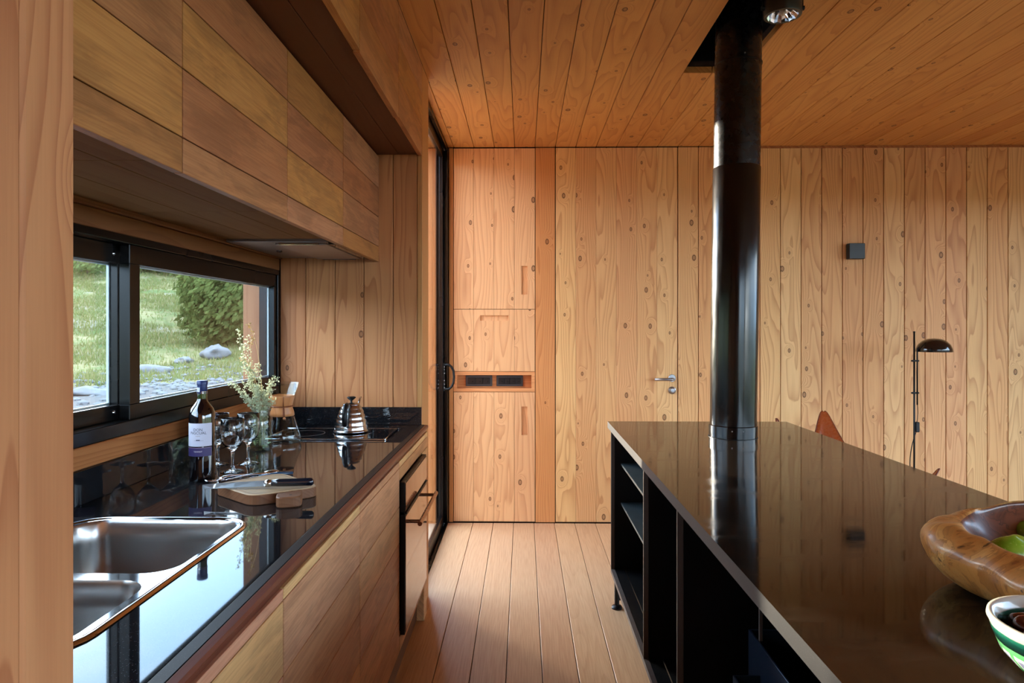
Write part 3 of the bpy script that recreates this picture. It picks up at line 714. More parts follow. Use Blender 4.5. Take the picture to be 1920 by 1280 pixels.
def wrap_text(txt, size, z, mat, parent, r=.0386, shift=0):
    cu = bpy.data.curves.new('lettering', 'FONT'); cu.body = txt; cu.size = size; cu.align_x = 'CENTER'; cu.resolution_u = 2
    to = bpy.data.objects.new('tmp_text', cu); C.objects.link(to)
    me = bpy.data.meshes.new_from_object(to.evaluated_get(bpy.context.evaluated_depsgraph_get()))
    bpy.data.objects.remove(to); bm = bmesh.new(); bm.from_mesh(me)
    bmesh.ops.subdivide_edges(bm, edges=[e for e in bm.edges if e.calc_length() > .004], cuts=1)
    for v in bm.verts:
        a = LC+shift+v.co.x/r; v.co = Vector((BX+r*math.cos(a), BY+r*math.sin(a), TOP+z+v.co.y))
    bpy.data.meshes.remove(me)
    return obj('lettering', bm, mat, parent)
ink = plain('label_ink', (30, 30, 60), .6)
wrap_text('DON', .0118, .1548, ink, lab_); wrap_text('PASCUAL', .0118, .1450, ink, lab_)
wrap_text('RESERVE', .0036, .1385, plain('label_gold', (150, 130, 110), .6), lab_)
arc_patch('lettering', ink, lab_, LC-.30, LC+.42, .1255, .1260, .0385, 8); arc_patch('lettering', ink, lab_, LC-.14, LC+.16, .1262, .1285, .0385, 6)
wi = plain('label_white', (215, 210, 220), .6)
wrap_text('TANNAT', .0062, .0905, wi, lb2)

# ------------------------------------------------------------------ wine glasses
gp = [(0, .0035), (.010, .0035), (.030, .0012), (.036, .0), (.0365, .0012), (.030, .0028), (.012, .0058), (.0062, .010), (.0045, .020), (.0042, .045), (.0055, .062), (.012, .0705), (.022, .078), (.031, .090), (.0365, .106), (.0375, .122), (.0362, .142), (.0335, .1640), (.0328, .1645), (.0325, .1635), (.0352, .142), (.0363, .122), (.0352, .106), (.030, .0915), (.021, .0802), (.010, .0752), (0, .0742)]
def goblet(x, y, label, src=None):
    bm = bmesh.new(); lathe(bm, [(r*1.04, z*1.055) for r, z in gp], (x, y, TOP+.0004), 36); bmesh.ops.recalc_face_normals(bm, faces=bm.faces[:])
    o = obj('wine_glass', bm, M_glass, None, True, origin=(x, y, TOP)); tag(o, label, 'glass', 'wine glasses beside the bottle'); return o
g0 = goblet(-.945, 2.205, 'empty stemmed wine glass nearest the camera, in front of the other glasses')
for (x, y), lb in (((-.947, 2.335), 'empty stemmed wine glass on the right, next to the jar of dried stems'),
                   ((-1.046, 2.324), 'empty stemmed wine glass partly hidden just right of the bottle'),
                   ((-1.112, 2.345), 'empty stemmed wine glass almost wholly hidden behind the bottle')):
    g = g0.copy(); C.objects.link(g); g.location = (x, y, TOP); g['label'] = lb

# ------------------------------------------------------------------ jar with dried stems
JX, JY = -1.012, 2.615
jr = empty('glass_jar', (JX, JY, TOP), 'clear glass preserving jar holding dried stems', 'jar')
bm = bmesh.new(); lathe(bm, [(0, .004), (.034, .0035), (.041, .001), (.0445, .008), (.045, .018), (.045, .108), (.043, .120), (.036, .128), (.034, .132), (.036, .135), (.034, .138), (.036, .142), (.034, .146), (.0352, .152), (.0345, .155), (.032, .154), (.0315, .132), (.034, .126), (.0405, .118), (.0425, .106), (.0425, .018), (.040, .009), (0, .008)], (JX, JY, TOP+.0004), 36)
bmesh.ops.recalc_face_normals(bm, faces=bm.faces[:]); obj('jar_body', bm, M_shell, jr, True)
bm = bmesh.new(); lathe(bm, [(0, .0085), (.039, .0095), (.042, .018), (.042, .066), (0, .066)], (JX, JY, TOP+.0004), 30)
obj('water', bm, pane_mat('old_water', (.86, .90, .74, 1), 1.2), jr, True)
fw = empty('dried_flowers', (JX, JY, TOP+.012), 'spray of pale green dried herb stems standing in the glass jar', 'dried flowers')
M_herb = leafmat('dry_herb', (206, 208, 180), (176, 180, 146), 40); M_straw = plain('straw', (214, 180, 122), .7)
rnd = random.Random(11)
def bez(p0, p1, p2, p3, n=14):
    out = []
    for i in range(n+1):
        t = i/n; out.append(Vector(p0)*(1-t)**3+Vector(p1)*3*t*(1-t)**2+Vector(p2)*3*t*t*(1-t)+Vector(p3)*t**3)
    return out
def leaf_bits(bm, path, t0, n, size, spread):
    for _ in range(n):
        t = t0+(1-t0)*rnd.random(); i = min(int(t*(len(path)-1)), len(path)-2); f = t*(len(path)-1)-i
        p = path[i].lerp(path[i+1], f); d = Vector((rnd.gauss(0, 1), rnd.gauss(0, 1), rnd.gauss(.35, .8))).normalized()
        q = p+d*rnd.uniform(.002, spread); s = size*rnd.uniform(.6, 1.3)
        u = d.orthogonal().normalized()*s*.38; e = q+d*s
        v = [bm.verts.new(x) for x in (q, q+d*s*.5+u, e, q+d*s*.5-u)]; bm.faces.new(v)
JB = (JX, JY)
def J(dx, dy, z): return (JX+dx, JY+dy, TOP+z)
stems = [  # base, bend1, bend2, tip (metres from the jar axis)
    (J(.01, 0, .015), J(0, 0, .16), J(-.05, .0, .26), J(-.088, 0, .455), .5, 110),
    (J(0, .01, .015), J(-.01, 0, .2), J(-.06, .02, .30), J(-.058, .02, .43), .55, 80),
    (J(-.02, 0, .015), J(-.01, 0, .15), J(-.02, -.02, .19), J(-.115, -.02, .255), .4, 110),
    (J(.01, -.01, .015), J(.01, 0, .15), J(.02, 0, .22), J(.050, .01, .285), .35, 120),
    (J(.01, 0, .015), J(.005, 0, .15), J(-.01, 0, .22), J(-.01, .0, .33), .4, 90),
    (J(0, 0, .015), J(0, 0, .15), J(-.03, 0, .22), J(-.055, .02, .31), .4, 80),
    (J(.015, 0, .015), J(.01, 0, .14), J(.02, .01, .19), J(.035, .03, .25), .3, 110),
    (J(-.01, .01, .015), J(-.005, 0, .14), J(-.03, .01, .17), J(-.07, .01, .20), .3, 100),
    (J(.0, -.01, .015), J(.0, -.01, .12), J(.0, -.01, .18), J(-.01, -.02, .24), .05, 260),
    (J(.01, .01, .015), J(.01, .0, .12), J(.015, .0, .17), J(.02, -.01, .22), .05, 260)]
for p0, p1, p2, p3, t0, nn in stems:
    pa = bez(p0, p1, p2, p3); bm = bmesh.new(); tube(bm, pa, [.0016*(1-.6*i/14) for i in range(15)], 5)
    st = obj('stem', bm, M_herb, fw, True)
    bm = bmesh.new(); leaf_bits(bm, pa, t0, nn, .009, .009)
    for k in range(5):
        t = t0+(1-t0)*rnd.random()*.8; b = pa[int(t*14)]; d = Vector((rnd.gauss(0, .5), rnd.gauss(0, .4), rnd.uniform(.3, 1))).normalized()
        sp = [b+d*.012*j for j in range(5)]; tube(bm, sp, .0008, 4); leaf_bits(bm, sp, .2, 18, .007, .006)
    fo = obj('sprigs', bm, M_herb, st); tag(fo, kind='stuff')
for p in ((J(.01, 0, .02), J(.01, 0, .25), J(-.005, 0, .42), J(-.048, 0, .485)), (J(.0, 0, .02), J(-.005, 0, .22), J(-.06, .0, .40), J(-.03, 0, .425)), (J(.01, 0, .02), J(.01, 0, .18), J(-.03, 0, .36), J(-.075, 0, .345))):
    pa = bez(*p, n=20); bm = bmesh.new(); tube(bm, pa, .0009, 5); st = obj('straw', bm, M_straw, fw, True)
    bm = bmesh.new(); leaf_bits(bm, pa, .82, 16, .010, .003); obj('seed_head', bm, M_straw, st)

# ------------------------------------------------------------------ pour-over coffee maker
QX, QY = -.985, 2.775
cm = empty('coffee_maker', (QX, QY, TOP), 'hourglass glass pour-over coffee maker with wooden collar', 'coffee maker')
cp = [(0, .003), (.055, .001), (.066, .0), (.0735, .010), (.0755, .022), (.073, .036), (.040, .128), (.037, .142), (.037, .150), (.040, .164), (.066, .240), (.0672, .2405), (.0662, .242), (.0645, .241), (.0385, .1645), (.0352, .150), (.0352, .142), (.0382, .128), (.0712, .036), (.0735, .022), (.0715, .011), (.064, .003), (0, .006)]
bm = bmesh.new(); lathe(bm, cp, (QX, QY, TOP+.0004), 44); bmesh.ops.recalc_face_normals(bm, faces=bm.faces[:]); obj('vessel', bm, M_shell, cm, True)
M_coll = wood('collar_wood', [(214, 146, 92), (206, 138, 88)], 'Z', .3, 8, 1, 3, knots=0, rough=.35, spec=.5)
bm = bmesh.new(); lathe(bm, [(.0455, .108), (.048, .110), (.047, .122), (.0405, .142), (.0400, .1465), (.0375, .1465), (.0375, .1425), (.0400, .129), (.0455, .108)], (QX, QY, TOP), 40)
lathe(bm, [(.0375, .1485), (.0400, .1485), (.041, .154), (.048, .182), (.049, .190), (.0485, .192), (.0465, .190), (.0385, .158), (.0375, .1485)], (QX, QY, TOP), 40)
bmesh.ops.recalc_face_normals(bm, faces=bm.faces[:]); obj('collar', bm, M_coll, cm, True)
M_lea = plain('leather_cord', (128, 66, 34), .6)
bm = bmesh.new(); tube(bm, [(QX+.0415*math.cos(2*PI*i/32), QY+.0415*math.sin(2*PI*i/32), TOP+.1475) for i in range(33)], .0022, 6, cap=False)
fa = math.atan2(-QY, -QX)+.1
def cq(r, a, z): return (QX+r*math.cos(fa+a), QY+r*math.sin(fa+a), TOP+z)
tube(bm, [cq(.044, 0, .148), cq(.0495, 0, .112), cq(.05, .02, .096)], .0018, 6); tube(bm, [cq(.044, .05, .148), cq(.050, .08, .112), cq(.051, .14, .094)], .0018, 6)
tube(bm, [cq(.044, .0, .19), cq(.051, .0, .188), cq(.0425, 0, .15)], .0014, 6)
obj('leather_tie', bm, M_lea, cm, True)
bm = bmesh.new(); sph(bm, cq(.0515, .05, .102), .006, .006, .005, 12); obj('bead', bm, M_coll, cm, True)

# ------------------------------------------------------------------ chopping board, knife, cutlery
M_board = wood('board_wood', [(190, 166, 132), (182, 156, 124)], 'X', .35, 9, 1, 6, knots=0, rough=.5)
M_bside = wood('board_side_wood', [(132, 92, 66), (126, 88, 62)], 'X', .4, 12, 1, 6, knots=0, rough=.45)
cbm = empty('chopping_board', (-.72, 1.90, TOP), 'wooden chopping board with juice groove and rounded handle lobe', 'chopping board')
A_, B_, C_, D_ = Vector((-.868, 1.905)), Vector((-.712, 1.775)), Vector((-.560, 1.885)), Vector((-.735, 2.060))
def rounded_poly(pts, r, n=5):
    out = []; m = len(pts)
    for i in range(m):
        p, a, b = Vector(pts[i]), Vector(pts[i-1]), Vector(pts[(i+1) % m]); ri = r[i] if isinstance(r, (list, tuple)) else r
        p0 = p+(a-p).normalized()*ri; p1 = p+(b-p).normalized()*ri
        for k in range(n+1):
            t = k/n; out.append(p0*(1-t)**2+p*2*t*(1-t)+p1*t*t)
    return out
def slab_round(bm, pts, z0, z1, bev):
    c = sum(pts, Vector((0, 0)))/len(pts)
    def off(d): return [p+(c-p).normalized()*d for p in pts]
    ls = [[(p.x, p.y, z0) for p in off(bev)], [(p.x, p.y, z0+bev) for p in pts], [(p.x, p.y, z1-bev) for p in pts], [(p.x, p.y, z1) for p in off(bev)]]
    vv = [[bm.verts.new(q) for q in l] for l in ls]; n = len(pts)
    for a, b in zip(vv, vv[1:]):
        for i in range(n): bm.faces.new((a[i], a[(i+1) % n], b[(i+1) % n], b[i]))
    bm.faces.new(vv[0][::-1]); f = bm.faces.new(vv[-1]); return f
pts = rounded_poly([A_, B_, C_, D_], [.03, .035, .045, .045], 6)
bm = bmesh.new(); slab_round(bm, pts, TOP+.0005, TOP+.029, .002)
bmesh.ops.recalc_face_normals(bm, faces=bm.faces[:])
for f in bm.faces: f.material_index = 0 if (f.normal.z > .5) else 1
bo = obj('board', bm, [M_board, M_bside], cbm)
# groove: a thin sunk line shown as a narrow dark inlaid channel with its own raised lips
cen = (A_+B_+C_+D_)/4
def inset(f): return [cen+(p-cen)*f for p in pts]
bm = bmesh.new(); vv = []
for f, z in ((.885, .0292), (.868, .0290), (.862, .0282)):
    vv.append([bm.verts.new((p.x, p.y, TOP+z+.0003)) for p in inset(f)])
for a, b in zip(vv, vv[1:]):
    for i in range(len(pts)): bm.faces.new((a[i], a[(i+1) % len(pts)], b[(i+1) % len(pts)], b[i]))
obj('juice_groove', bm, M_bside, cbm)
hp = rounded_poly([Vector((-.655, 1.805)), Vector((-.640, 1.752)), Vector((-.578, 1.772)), Vector((-.598, 1.840))], [.004, .024, .022, .004], 5)
bm = bmesh.new(); slab_round(bm, hp, TOP+.0005, TOP+.0288, .003); bmesh.ops.recalc_face_normals(bm, faces=bm.faces[:])
for f in bm.faces: f.material_index = 0 if (f.normal.z > .5) else 1
obj('handle_lobe', bm, [M_bside, M_bside], cbm)
bm = bmesh.new(); lathe(bm, [(.0, 0), (.004, 0)], (-.612, 1.787, TOP+.0291), 12); obj('hanging_hole', bm, M_blackm, cbm)
# knife
kn = empty('kitchen_knife', (-.71, 1.85, TOP+.03), 'steel kitchen knife with black handle lying across the chopping board', 'knife')
kt0 = Vector((-.868, 1.842, TOP+.036)); kt1 = Vector((-.572, 1.862, TOP+.046)); kd = (kt1-kt0).normalized(); kpn = Vector((-kd.y, kd.x, 0)).normalized()
def K(s, w, h=0): return kt0+kd*s+kpn*w+Vector((0, 0, h))
bm = bmesh.new(); up = .016; prof = [(0, 0, 0), (.03, -.004, .008), (.08, -.006, .014), (.135, -.007, .017), (.165, -.007, .018)]
lo = [bm.verts.new(K(s, a, -.004)) for s, a, b in prof]; hi = [bm.verts.new(K(s, b, .006)) for s, a, b in prof]; lo2 = [bm.verts.new(K(s, a, -.0055)) for s, a, b in prof]; hi2 = [bm.verts.new(K(s, b, .004)) for s, a, b in prof]
for i in range(4): bm.faces.new((lo[i], lo[i+1], hi[i+1], hi[i])); bm.faces.new((lo2[i+1], lo2[i], hi2[i], hi2[i+1])); bm.faces.new((hi[i], hi[i+1], hi2[i+1], hi2[i])); bm.faces.new((lo[i+1], lo[i], lo2[i], lo2[i+1]))
obj('blade', bm, steel('blade_steel', (205, 210, 215), .35), kn)
bm = bmesh.new(); tube(bm, [K(.160, .004, 0), K(.170, .005, .001), K(.182, .005, .001)], [.008, .0105, .009], 10); obj('bolster', bm, M_steel, kn, True)
bm = bmesh.new(); tube(bm, [K(.181, .005, .001), K(.20, .005, .001), K(.24, .005, 0), K(.27, .005, 0), K(.288, .005, 0), K(.293, .005, 0)], [.0092, .0105, .0108, .0112, .011, .007], 14); obj('handle', bm, plain('knife_handle', (14, 20, 32), .2, 0, .6, coat=.5), kn, True)
# fork and spoon behind the board
def cutlery(name, p0, p1, label, kind):
    a, b = Vector(p0), Vector(p1); d = (b-a).normalized(); nrm = Vector((-d.y, d.x, 0)); L = (b-a).length
    e = empty(name, (a+b)/2-Vector((0, 0, .004)), label, name)
    bm = bmesh.new()
    pts = [a+d*L*t+Vector((0, 0, .004+.004*math.sin(t*6))) for t in [i/10 for i in range(8)]]
    tube(bm, pts, [.0045, .006, .0055, .004, .003, .003, .0028, .003], 8); obj('handle', bm, M_chrome, e, True)
    bm = bmesh.new()
    if kind == 'spoon': sph(bm, a+d*L*.88+Vector((0, 0, .006)), L*.14, .017, .006, 14, math.atan2(d.y, d.x)); obj('spoon_bowl', bm, M_chrome, e, True)
    else:
        sph(bm, a+d*L*.76+Vector((0, 0, .005)), L*.07, .011, .003, 10, math.atan2(d.y, d.x)); obj('fork_neck', bm, M_chrome, e, True)
        for k in (-1.5, -.5, .5, 1.5):
            bm = bmesh.new(); q = a+d*L*.79+nrm*k*.0055+Vector((0, 0, .005)); tube(bm, [q, q+d*L*.1+Vector((0, 0, -.002)), q+d*L*.2+Vector((0, 0, .002))], [.0015, .0014, .0008], 6); obj('tine', bm, M_chrome, e, True)
cutlery('fork', (-.80, 2.14, TOP+.003), (-.955, 2.03, TOP+.003), 'shiny steel fork lying behind the chopping board', 'fork')
cutlery('spoon', (-.93, 2.07, TOP+.003), (-.785, 2.175, TOP+.003), 'shiny steel spoon lying behind the chopping board near the glasses', 'spoon')
tk = empty('table_knife', (-.77, 2.14, TOP), 'blue-handled table knife just behind the chopping board', 'knife')
bm = bmesh.new(); tube(bm, [(-.82, 2.105, TOP+.006), (-.77, 2.14, TOP+.007), (-.735, 2.165, TOP+.006)], [.005, .007, .005], 8); obj('handle', bm, plain('handle_blue', (40, 66, 92), .3), tk, True)
bm = bmesh.new(); box(bm, -.93, -.82, 2.097, 2.101, TOP+.001, TOP+.008, M=Matrix.Translation((-.82, 2.105, 0)) @ Matrix.Rotation(.6, 4, 'Z') @ Matrix.Translation((.82, -2.10, 0))); obj('blade', bm, M_chrome, tk)

# ------------------------------------------------------------------ island
IX0, IX1, IY0, IY1 = .421, 1.308, -.35, 3.415
isl = empty('kitchen_island', (.86, 1.5, 0), 'long black kitchen island of open steel shelving under a dark polished top', 'kitchen island')
PXc, PYc, PR = .902, 2.952, .100
bm = bmesh.new(); hole = [(PXc+.104*math.cos(t), PYc+.104*math.sin(t)) for t in [math.radians(45*0+360*i/28) for i in range(28)]]
slab_with_hole(bm, IX0, IX1, IY0, IY1, TOP-.032, TOP, hole)
for f in bm.faces:
    if abs(f.normal.z) < .5 and (abs(f.calc_center_median().x-PXc) > .3 or abs(f.calc_center_median().y-PYc) > .3): f.material_index = 1
obj('top', bm, [M_isl, M_isle], isl)
M_plate = plain('black_steel_plate', (8, 8, 10), .38, .2, .5, bump=.05, scale=8, var=.3)
pys = [3.385, 2.474, 1.936, .70, -.30]
for y in pys:
    bx('upright', M_plate, isl, .452, 1.27, y-.0045, y+.0045, .165, TOP-.033, bev=0)
    bx('upright_edge', M_edgelit, isl, .434, .4515, y-.0045, y+.0045, .165, TOP-.033, bev=.001)
bm = bmesh.new(); extr(bm, [(.434, .165), (.452, .165), (.452, .185), (.434, .185)], -.30, 3.389); obj('bottom_rail', bm, M_edgelit, isl)
bx('back_plate', M_plate, isl, 1.262, 1.270, -.30, 3.385, .185, TOP-.033, bev=0)
bx('bottom_shelf', M_plate, isl, .4525, .50, -.295, 3.38, .174, .184, bev=0); bx('bottom_shelf', M_plate, isl, .504, 1.26, -.295, 3.38, .174, .184, bev=0)
for z in (.709, .516):
    bx('shelf', plain('shelf_steel', (50, 60, 64), .4, .2, var=.4, scale=6), isl, .482, 1.26, 2.480, 3.379, z-.010, z, bev=.001)
bx('shelf_post', M_plate, isl, .52, .526, 2.479, 2.485, .19, TOP-.035, bev=0)
for x in (.46, 1.24):
    for y in (3.36, 1.4, -.26):
        bm = bmesh.new(); tube(bm, [(x, y, .018), (x, y, .165)], .012, 12); lathe(bm, [(0, .0), (.026, .0), (.027, .006), (.022, .014), (.012, .019), (0, .019)], (x, y, 0), 20)
        obj('foot', bm, M_blackm, isl, 'auto')
bx('leg_plate', M_plate, isl, .452, .50, 3.381, 3.389, .03, .165, bev=0)
sb = empty('steel_box', (.8, 1.4, .19), 'blue-black steel box with an open tray, on the lower shelf of the island', 'box')
M_bbox = plain('blued_steel', (38, 52, 70), .35, .5, var=.5, scale=5)
bm = bmesh.new(); box(bm, .600, .606, .9, 1.83, .186, .575, .001); box(bm, 1.1, 1.106, .9, 1.83, .186, .575); box(bm, .606, 1.1, 1.824, 1.83, .186, .575); box(bm, .606, 1.1, .9, .906, .186, .575); box(bm, .606, 1.1, .906, 1.824, .186, .192)
obj('casing', bm, M_bbox, sb)
bm = bmesh.new(); box(bm, .532, .536, 1.3, 1.742, .42, .497); box(bm, .536, .5995, 1.738, 1.742, .42, .497); box(bm, .536, .5995, 1.3, 1.304, .42, .497); box(bm, .536, .5995, 1.304, 1.738, .42, .424)
obj('tray', bm, M_bbox, sb)
bx('post', M_edgelit, sb, .606, .614, 1.76, 1.768, .575, TOP-.034, bev=0)

# flue pipe through the island top
TL = (.0235, 0)   # the pipe leans very slightly
fp = empty('flue_pipe', (PXc, PYc, .186), 'tall black stove pipe rising through the island top to the ceiling', 'stove pipe')
M_pipe = NT('pipe_black'); _tc = M_pipe.node('ShaderNodeTexCoord')
_n = M_pipe.noise(M_pipe.vmath('MULTIPLY', _tc.outputs['Object'], (1, 1, .25)), 22, 4, .6)
M_pipe.princ(Base_Color=lin((5, 5, 6)), Roughness=M_pipe.maprange(_n, .3, .75, .15, .25), Specular_IOR_Level=.45, Coat_Weight=.0, Coat_Roughness=.1); M_pipe = M_pipe.m
M_pipe2 = plain('pipe_gloss', (4, 4, 5), .27, 0, .42)
def pipe_part(name, prof, seg=56, mat=None):
    bm = bmesh.new(); lathe(bm, prof, (PXc, PYc, 0), seg)
    for v in bm.verts:
        k = (v.co.z-TOP)/1.7; v.co.x += TL[0]*max(k, 0)
    return obj(name, bm, mat or M_pipe, fp, 'auto')
pipe_part('lower_tube', [(PR*.97, .20), (PR*.97, TOP+.055)])
pipe_part('base_collar', [(PR, TOP-.005), (PR+.001, TOP+.05), (PR*.975, TOP+.053)])
pipe_part('main_tube', [(PR*.972, TOP+.053), (PR*.985, TOP+.6), (PR*.992, 2.06), (PR*.97, 2.064)])
pipe_part('upper_tube', [(PR*.955, 2.0), (PR*.965, 2.066), (PR*.965, CEIL+.25)], mat=M_pipe2)
bm = bmesh.new(); lathe(bm, [(.102, 0), (.1035, 0), (.1035, .0012), (.102, .0012)], (PXc, PYc, TOP+.0003), 48); obj('hole_ring', bm, M_blackm, fp)
bm = bmesh.new(); lathe(bm, [(PR*.965, 0), (PR*.965+.0025, .001), (PR*.965+.0025, .006), (PR*.965, .007)], (PXc+TL[0]*.97, PYc, 2.502), 48); obj('seam_band', bm, M_blackm, fp)
for a, z in ((-1.6, 2.52), (-1.9, TOP+.035), (-1.45, TOP+.035)):
    bm = bmesh.new(); sph(bm, (PXc+(PR+.001)*math.cos(a)+(.022 if z > 2 else 0), PYc+(PR+.001)*math.sin(a), z), .003, .003, .003, 8); obj('rivet', bm, M_dull, fp)

# ------------------------------------------------------------------ spotlight in the ceiling slot
SPX, SPY, SPZ = .982, 2.60, 2.556
sp = empty('spotlight', (SPX, SPY, SPZ), 'round black spotlight with silver reflector hanging in the ceiling slot', 'spotlight')
bm = bmesh.new(); lathe(bm, [(.056, .0), (.067, .0), (.069, .004), (.069, .056), (.064, .062), (.040, .075), (0, .078)], (SPX, SPY, SPZ), 40); obj('housing', bm, plain('lamp_housing', (24, 24, 20), .35), sp, 'auto')
bm = bmesh.new(); lathe(bm, [(.056, .0005), (.050, .010), (.036, .022), (.018, .030), (.008, .032)], (SPX, SPY, SPZ), 24)
for v in bm.verts:
    a = math.atan2(v.co.y-SPY, v.co.x-SPX); v.co.z += .0025*math.cos(a*12)
obj('reflector', bm, M_chrome, sp)
bm = bmesh.new(); sph(bm, (SPX, SPY, SPZ+.016), .012, .012, .016, 12); obj('bulb', bm, plain('bulb_glass', (210, 190, 160), .1, 0, .8), sp, True)
bm = bmesh.new(); tube(bm, [(SPX-.074, SPY, SPZ+.03), (SPX-.074, SPY, SPZ+.20), (SPX, SPY, SPZ+.205), (SPX+.074, SPY, SPZ+.20), (SPX+.074, SPY, SPZ+.03)], .004, 8); tube(bm, [(SPX, SPY, SPZ+.205), (SPX, SPY, CEIL+.27)], .012, 10); obj('yoke', bm, M_blackm, sp, 'auto')
for s in (-1, 1):
    bm = bmesh.new(); tube(bm, [(SPX+s*.069, SPY, SPZ+.03), (SPX+s*.080, SPY, SPZ+.03)], .009, 12); obj('pivot', bm, M_blackm, sp, 'auto')
# ------------------------------------------------------------------ wall lamp
wl_ = empty('wall_lamp', (2.31, WALL_Y, 1.855), 'small square black wall lamp on the larch board wall', 'wall lamp')
bx('housing', plain('lamp_black', (18, 20, 24), .4), wl_, 2.256, 2.362, WALL_Y-.060, WALL_Y-.006, 1.852, 1.960, bev=.003)
bx('mounting_plate', M_blackm, wl_, 2.268, 2.350, WALL_Y-.006, WALL_Y, 1.863, 1.949, bev=0)

# ------------------------------------------------------------------ floor lamp
LX, LY = 2.496, 4.40
fla = empty('floor_lamp', (LX, LY, 0), 'slim black floor lamp with a half-dome shade in front of the board wall', 'floor lamp')
bm = bmesh.new(); tube(bm, [(LX, LY, .012), (LX, LY, 1.349)], .0055, 10); lathe(bm, [(.0065, 0), (.007, .004), (.006, .008), (0, .008)], (LX, LY, 1.345), 12); obj('pole', bm, M_blackm, fla, True)
bm = bmesh.new(); lathe(bm, [(0, 0), (.125, 0), (.128, .005), (.125, .012), (.01, .016), (0, .016)], (LX, LY, 0), 36); obj('base', bm, M_blackm, fla, 'auto')
ax = LX+.017
bm = bmesh.new(); tube(bm, [(ax, LY-.004, .885), (ax, LY-.004, 1.22), (ax+.003, LY-.004, 1.243), (ax+.012, LY-.004, 1.253), (ax+.045, LY-.004, 1.255)], .0045, 10); obj('arm', bm, M_blackm, fla, True)
for z in (.96, 1.165):
    bm = bmesh.new(); tube(bm, [(LX-.012, LY, z), (ax+.012, LY, z)], .006, 10); sph(bm, (LX-.014, LY, z), .006, .006, .006, 8); obj('clamp', bm, M_blackm, fla, 'auto')
bm = bmesh.new(); SC = LX+.126
lathe(bm, [(.103, 0), (.106, .001), (.102, .022), (.091, .046), (.070, .068), (.042, .082), (0, .087), (.0, .085), (.041, .080), (.068, .066), (.089, .045), (.100, .022), (.103, .001)], (SC, LY, 1.222), 40)
obj('shade', bm, plain('shade_black', (12, 12, 14), .16, 0, .6, coat=.6), fla, True)
bm = bmesh.new(); lathe(bm, [(0, .06), (.015, .055), (.02, .035), (.015, .02), (0, .015)], (SC, LY, 1.222), 16); obj('bulb', bm, plain('opal', (220, 215, 205), .3), fla, True)
bx('dimmer', M_blackm, fla, LX+.004, LX+.030, LY-.012, LY+.012, .71, .775, bev=.004)
bm = bmesh.new(); tube(bm, bez((ax, LY-.004, .885), (ax+.008, LY, .84), (ax+.006, LY, .80), (ax, LY, .775), 8), .002, 6); tube(bm, bez((ax-.005, LY, .71), (LX-.01, LY, .66), (LX-.05, LY, .5), (LX-.01, LY, .42), 10)+bez((LX-.01, LY, .42), (LX+.01, LY, .3), (LX, LY-.02, .1), (LX, LY-.03, .02), 8)[1:], .0028, 6); obj('cable', bm, M_blackm, fla, True)

# ------------------------------------------------------------------ butterfly chair
bc_ = empty('butterfly_chair', (1.85, 3.85, 0), 'tan leather butterfly chair beyond the island', 'chair')
E = {'b1': Vector((1.31, 3.92, 1.39)), 'b2': Vector((1.965, 4.62, 1.38)), 'f1': Vector((2.47, 3.80, .985)), 'f2': Vector((1.78, 3.20, .80))}
ctr = Vector((1.85, 3.87, .36)); bmid = Vector((1.69, 4.18, .54)); fmid = Vector((2.0, 3.60, .40)); s1 = Vector((2.11, 4.09, .46)); s2 = Vector((1.63, 3.66, .46))
def q3(a, m, b, t): return a*(1-t)**2+(m*2-(a+b)*.5)*2*t*(1-t)+b*t*t
def coons(u, v):
    b1, b2, f1, f2 = E['b1'], E['b2'], E['f1'], E['f2']
    top = q3(b1, bmid, b2, u); bot = q3(f2, fmid, f1, u); le = q3(b1, s2, f2, v); ri = q3(b2, s1, f1, v)
    P = top*(1-v)+bot*v+le*(1-u)+ri*u-(b1*(1-u)*(1-v)+b2*u*(1-v)+f2*(1-u)*v+f1*u*v)
    k = 16*u*(1-u)*v*(1-v); P.z -= .07*k; return P
def rc(t):  # round the ears
    return t
bm = bmesh.new(); N = 28; g = []
for i in range(N+1):
    row = []
    for j in range(N+1):
        u, v = i/N, j/N
        # squircle mapping rounds the corner ears
        a, b = 2*u-1, 2*v-1; e = .33
        a2, b2_ = a*math.sqrt(1-e*b*b*abs(a)**3), b*math.sqrt(1-e*a*a*abs(b)**3)
        row.append(bm.verts.new(coons((a2+1)/2, (b2_+1)/2)))
    g.append(row)
for i in range(N):
    for j in range(N): bm.faces.new((g[i][j], g[i+1][j], g[i+1][j+1], g[i][j+1]))
tips = {'b1': g[0][0].co.copy(), 'b2': g[N][0].co.copy(), 'f1': g[N][N].co.copy(), 'f2': g[0][N].co.copy()}
M_leath = plain('tan_leather', (158, 74, 34), .28, 0, .5, bump=.1, scale=60, var=.3)
rimp = [g[i][0].co.copy() for i in range(N+1)]+[g[N][j].co.copy() for j in range(1, N+1)]+[g[i][N].co.copy() for i in range(N-1, -1, -1)]+[g[0][j].co.copy() for j in range(N-1, 0, -1)]
slg = obj('leather_sling', bm, M_leath, bc_, True); so = slg.modifiers.new('thickness', 'SOLIDIFY'); so.thickness = .005
bm = bmesh.new(); tube(bm, rimp+[rimp[0]], .0045, 6, cap=False); obj('edge_piping', bm, plain('leather_edge', (104, 44, 20), .5), slg, True)
def frame_loop(a, b, c, d):
    bm = bmesh.new(); tube(bm, [a, (a+b)/2, b, c, d], .006, 8); return bm
gb = lambda x, y: Vector((x, y, .007))
fr = bmesh.new(); cc_ = Vector((1.85, 3.87, .45)); E2 = {k: v+Vector(((v-cc_).x, (v-cc_).y, 0)).normalized()*.006-Vector((0, 0, .07)) for k, v in tips.items()}; P1 = {k: Vector((v.x-(v-cc_).x*.02, v.y-(v-cc_).y*.02, v.z*.55)) for k, v in tips.items()}
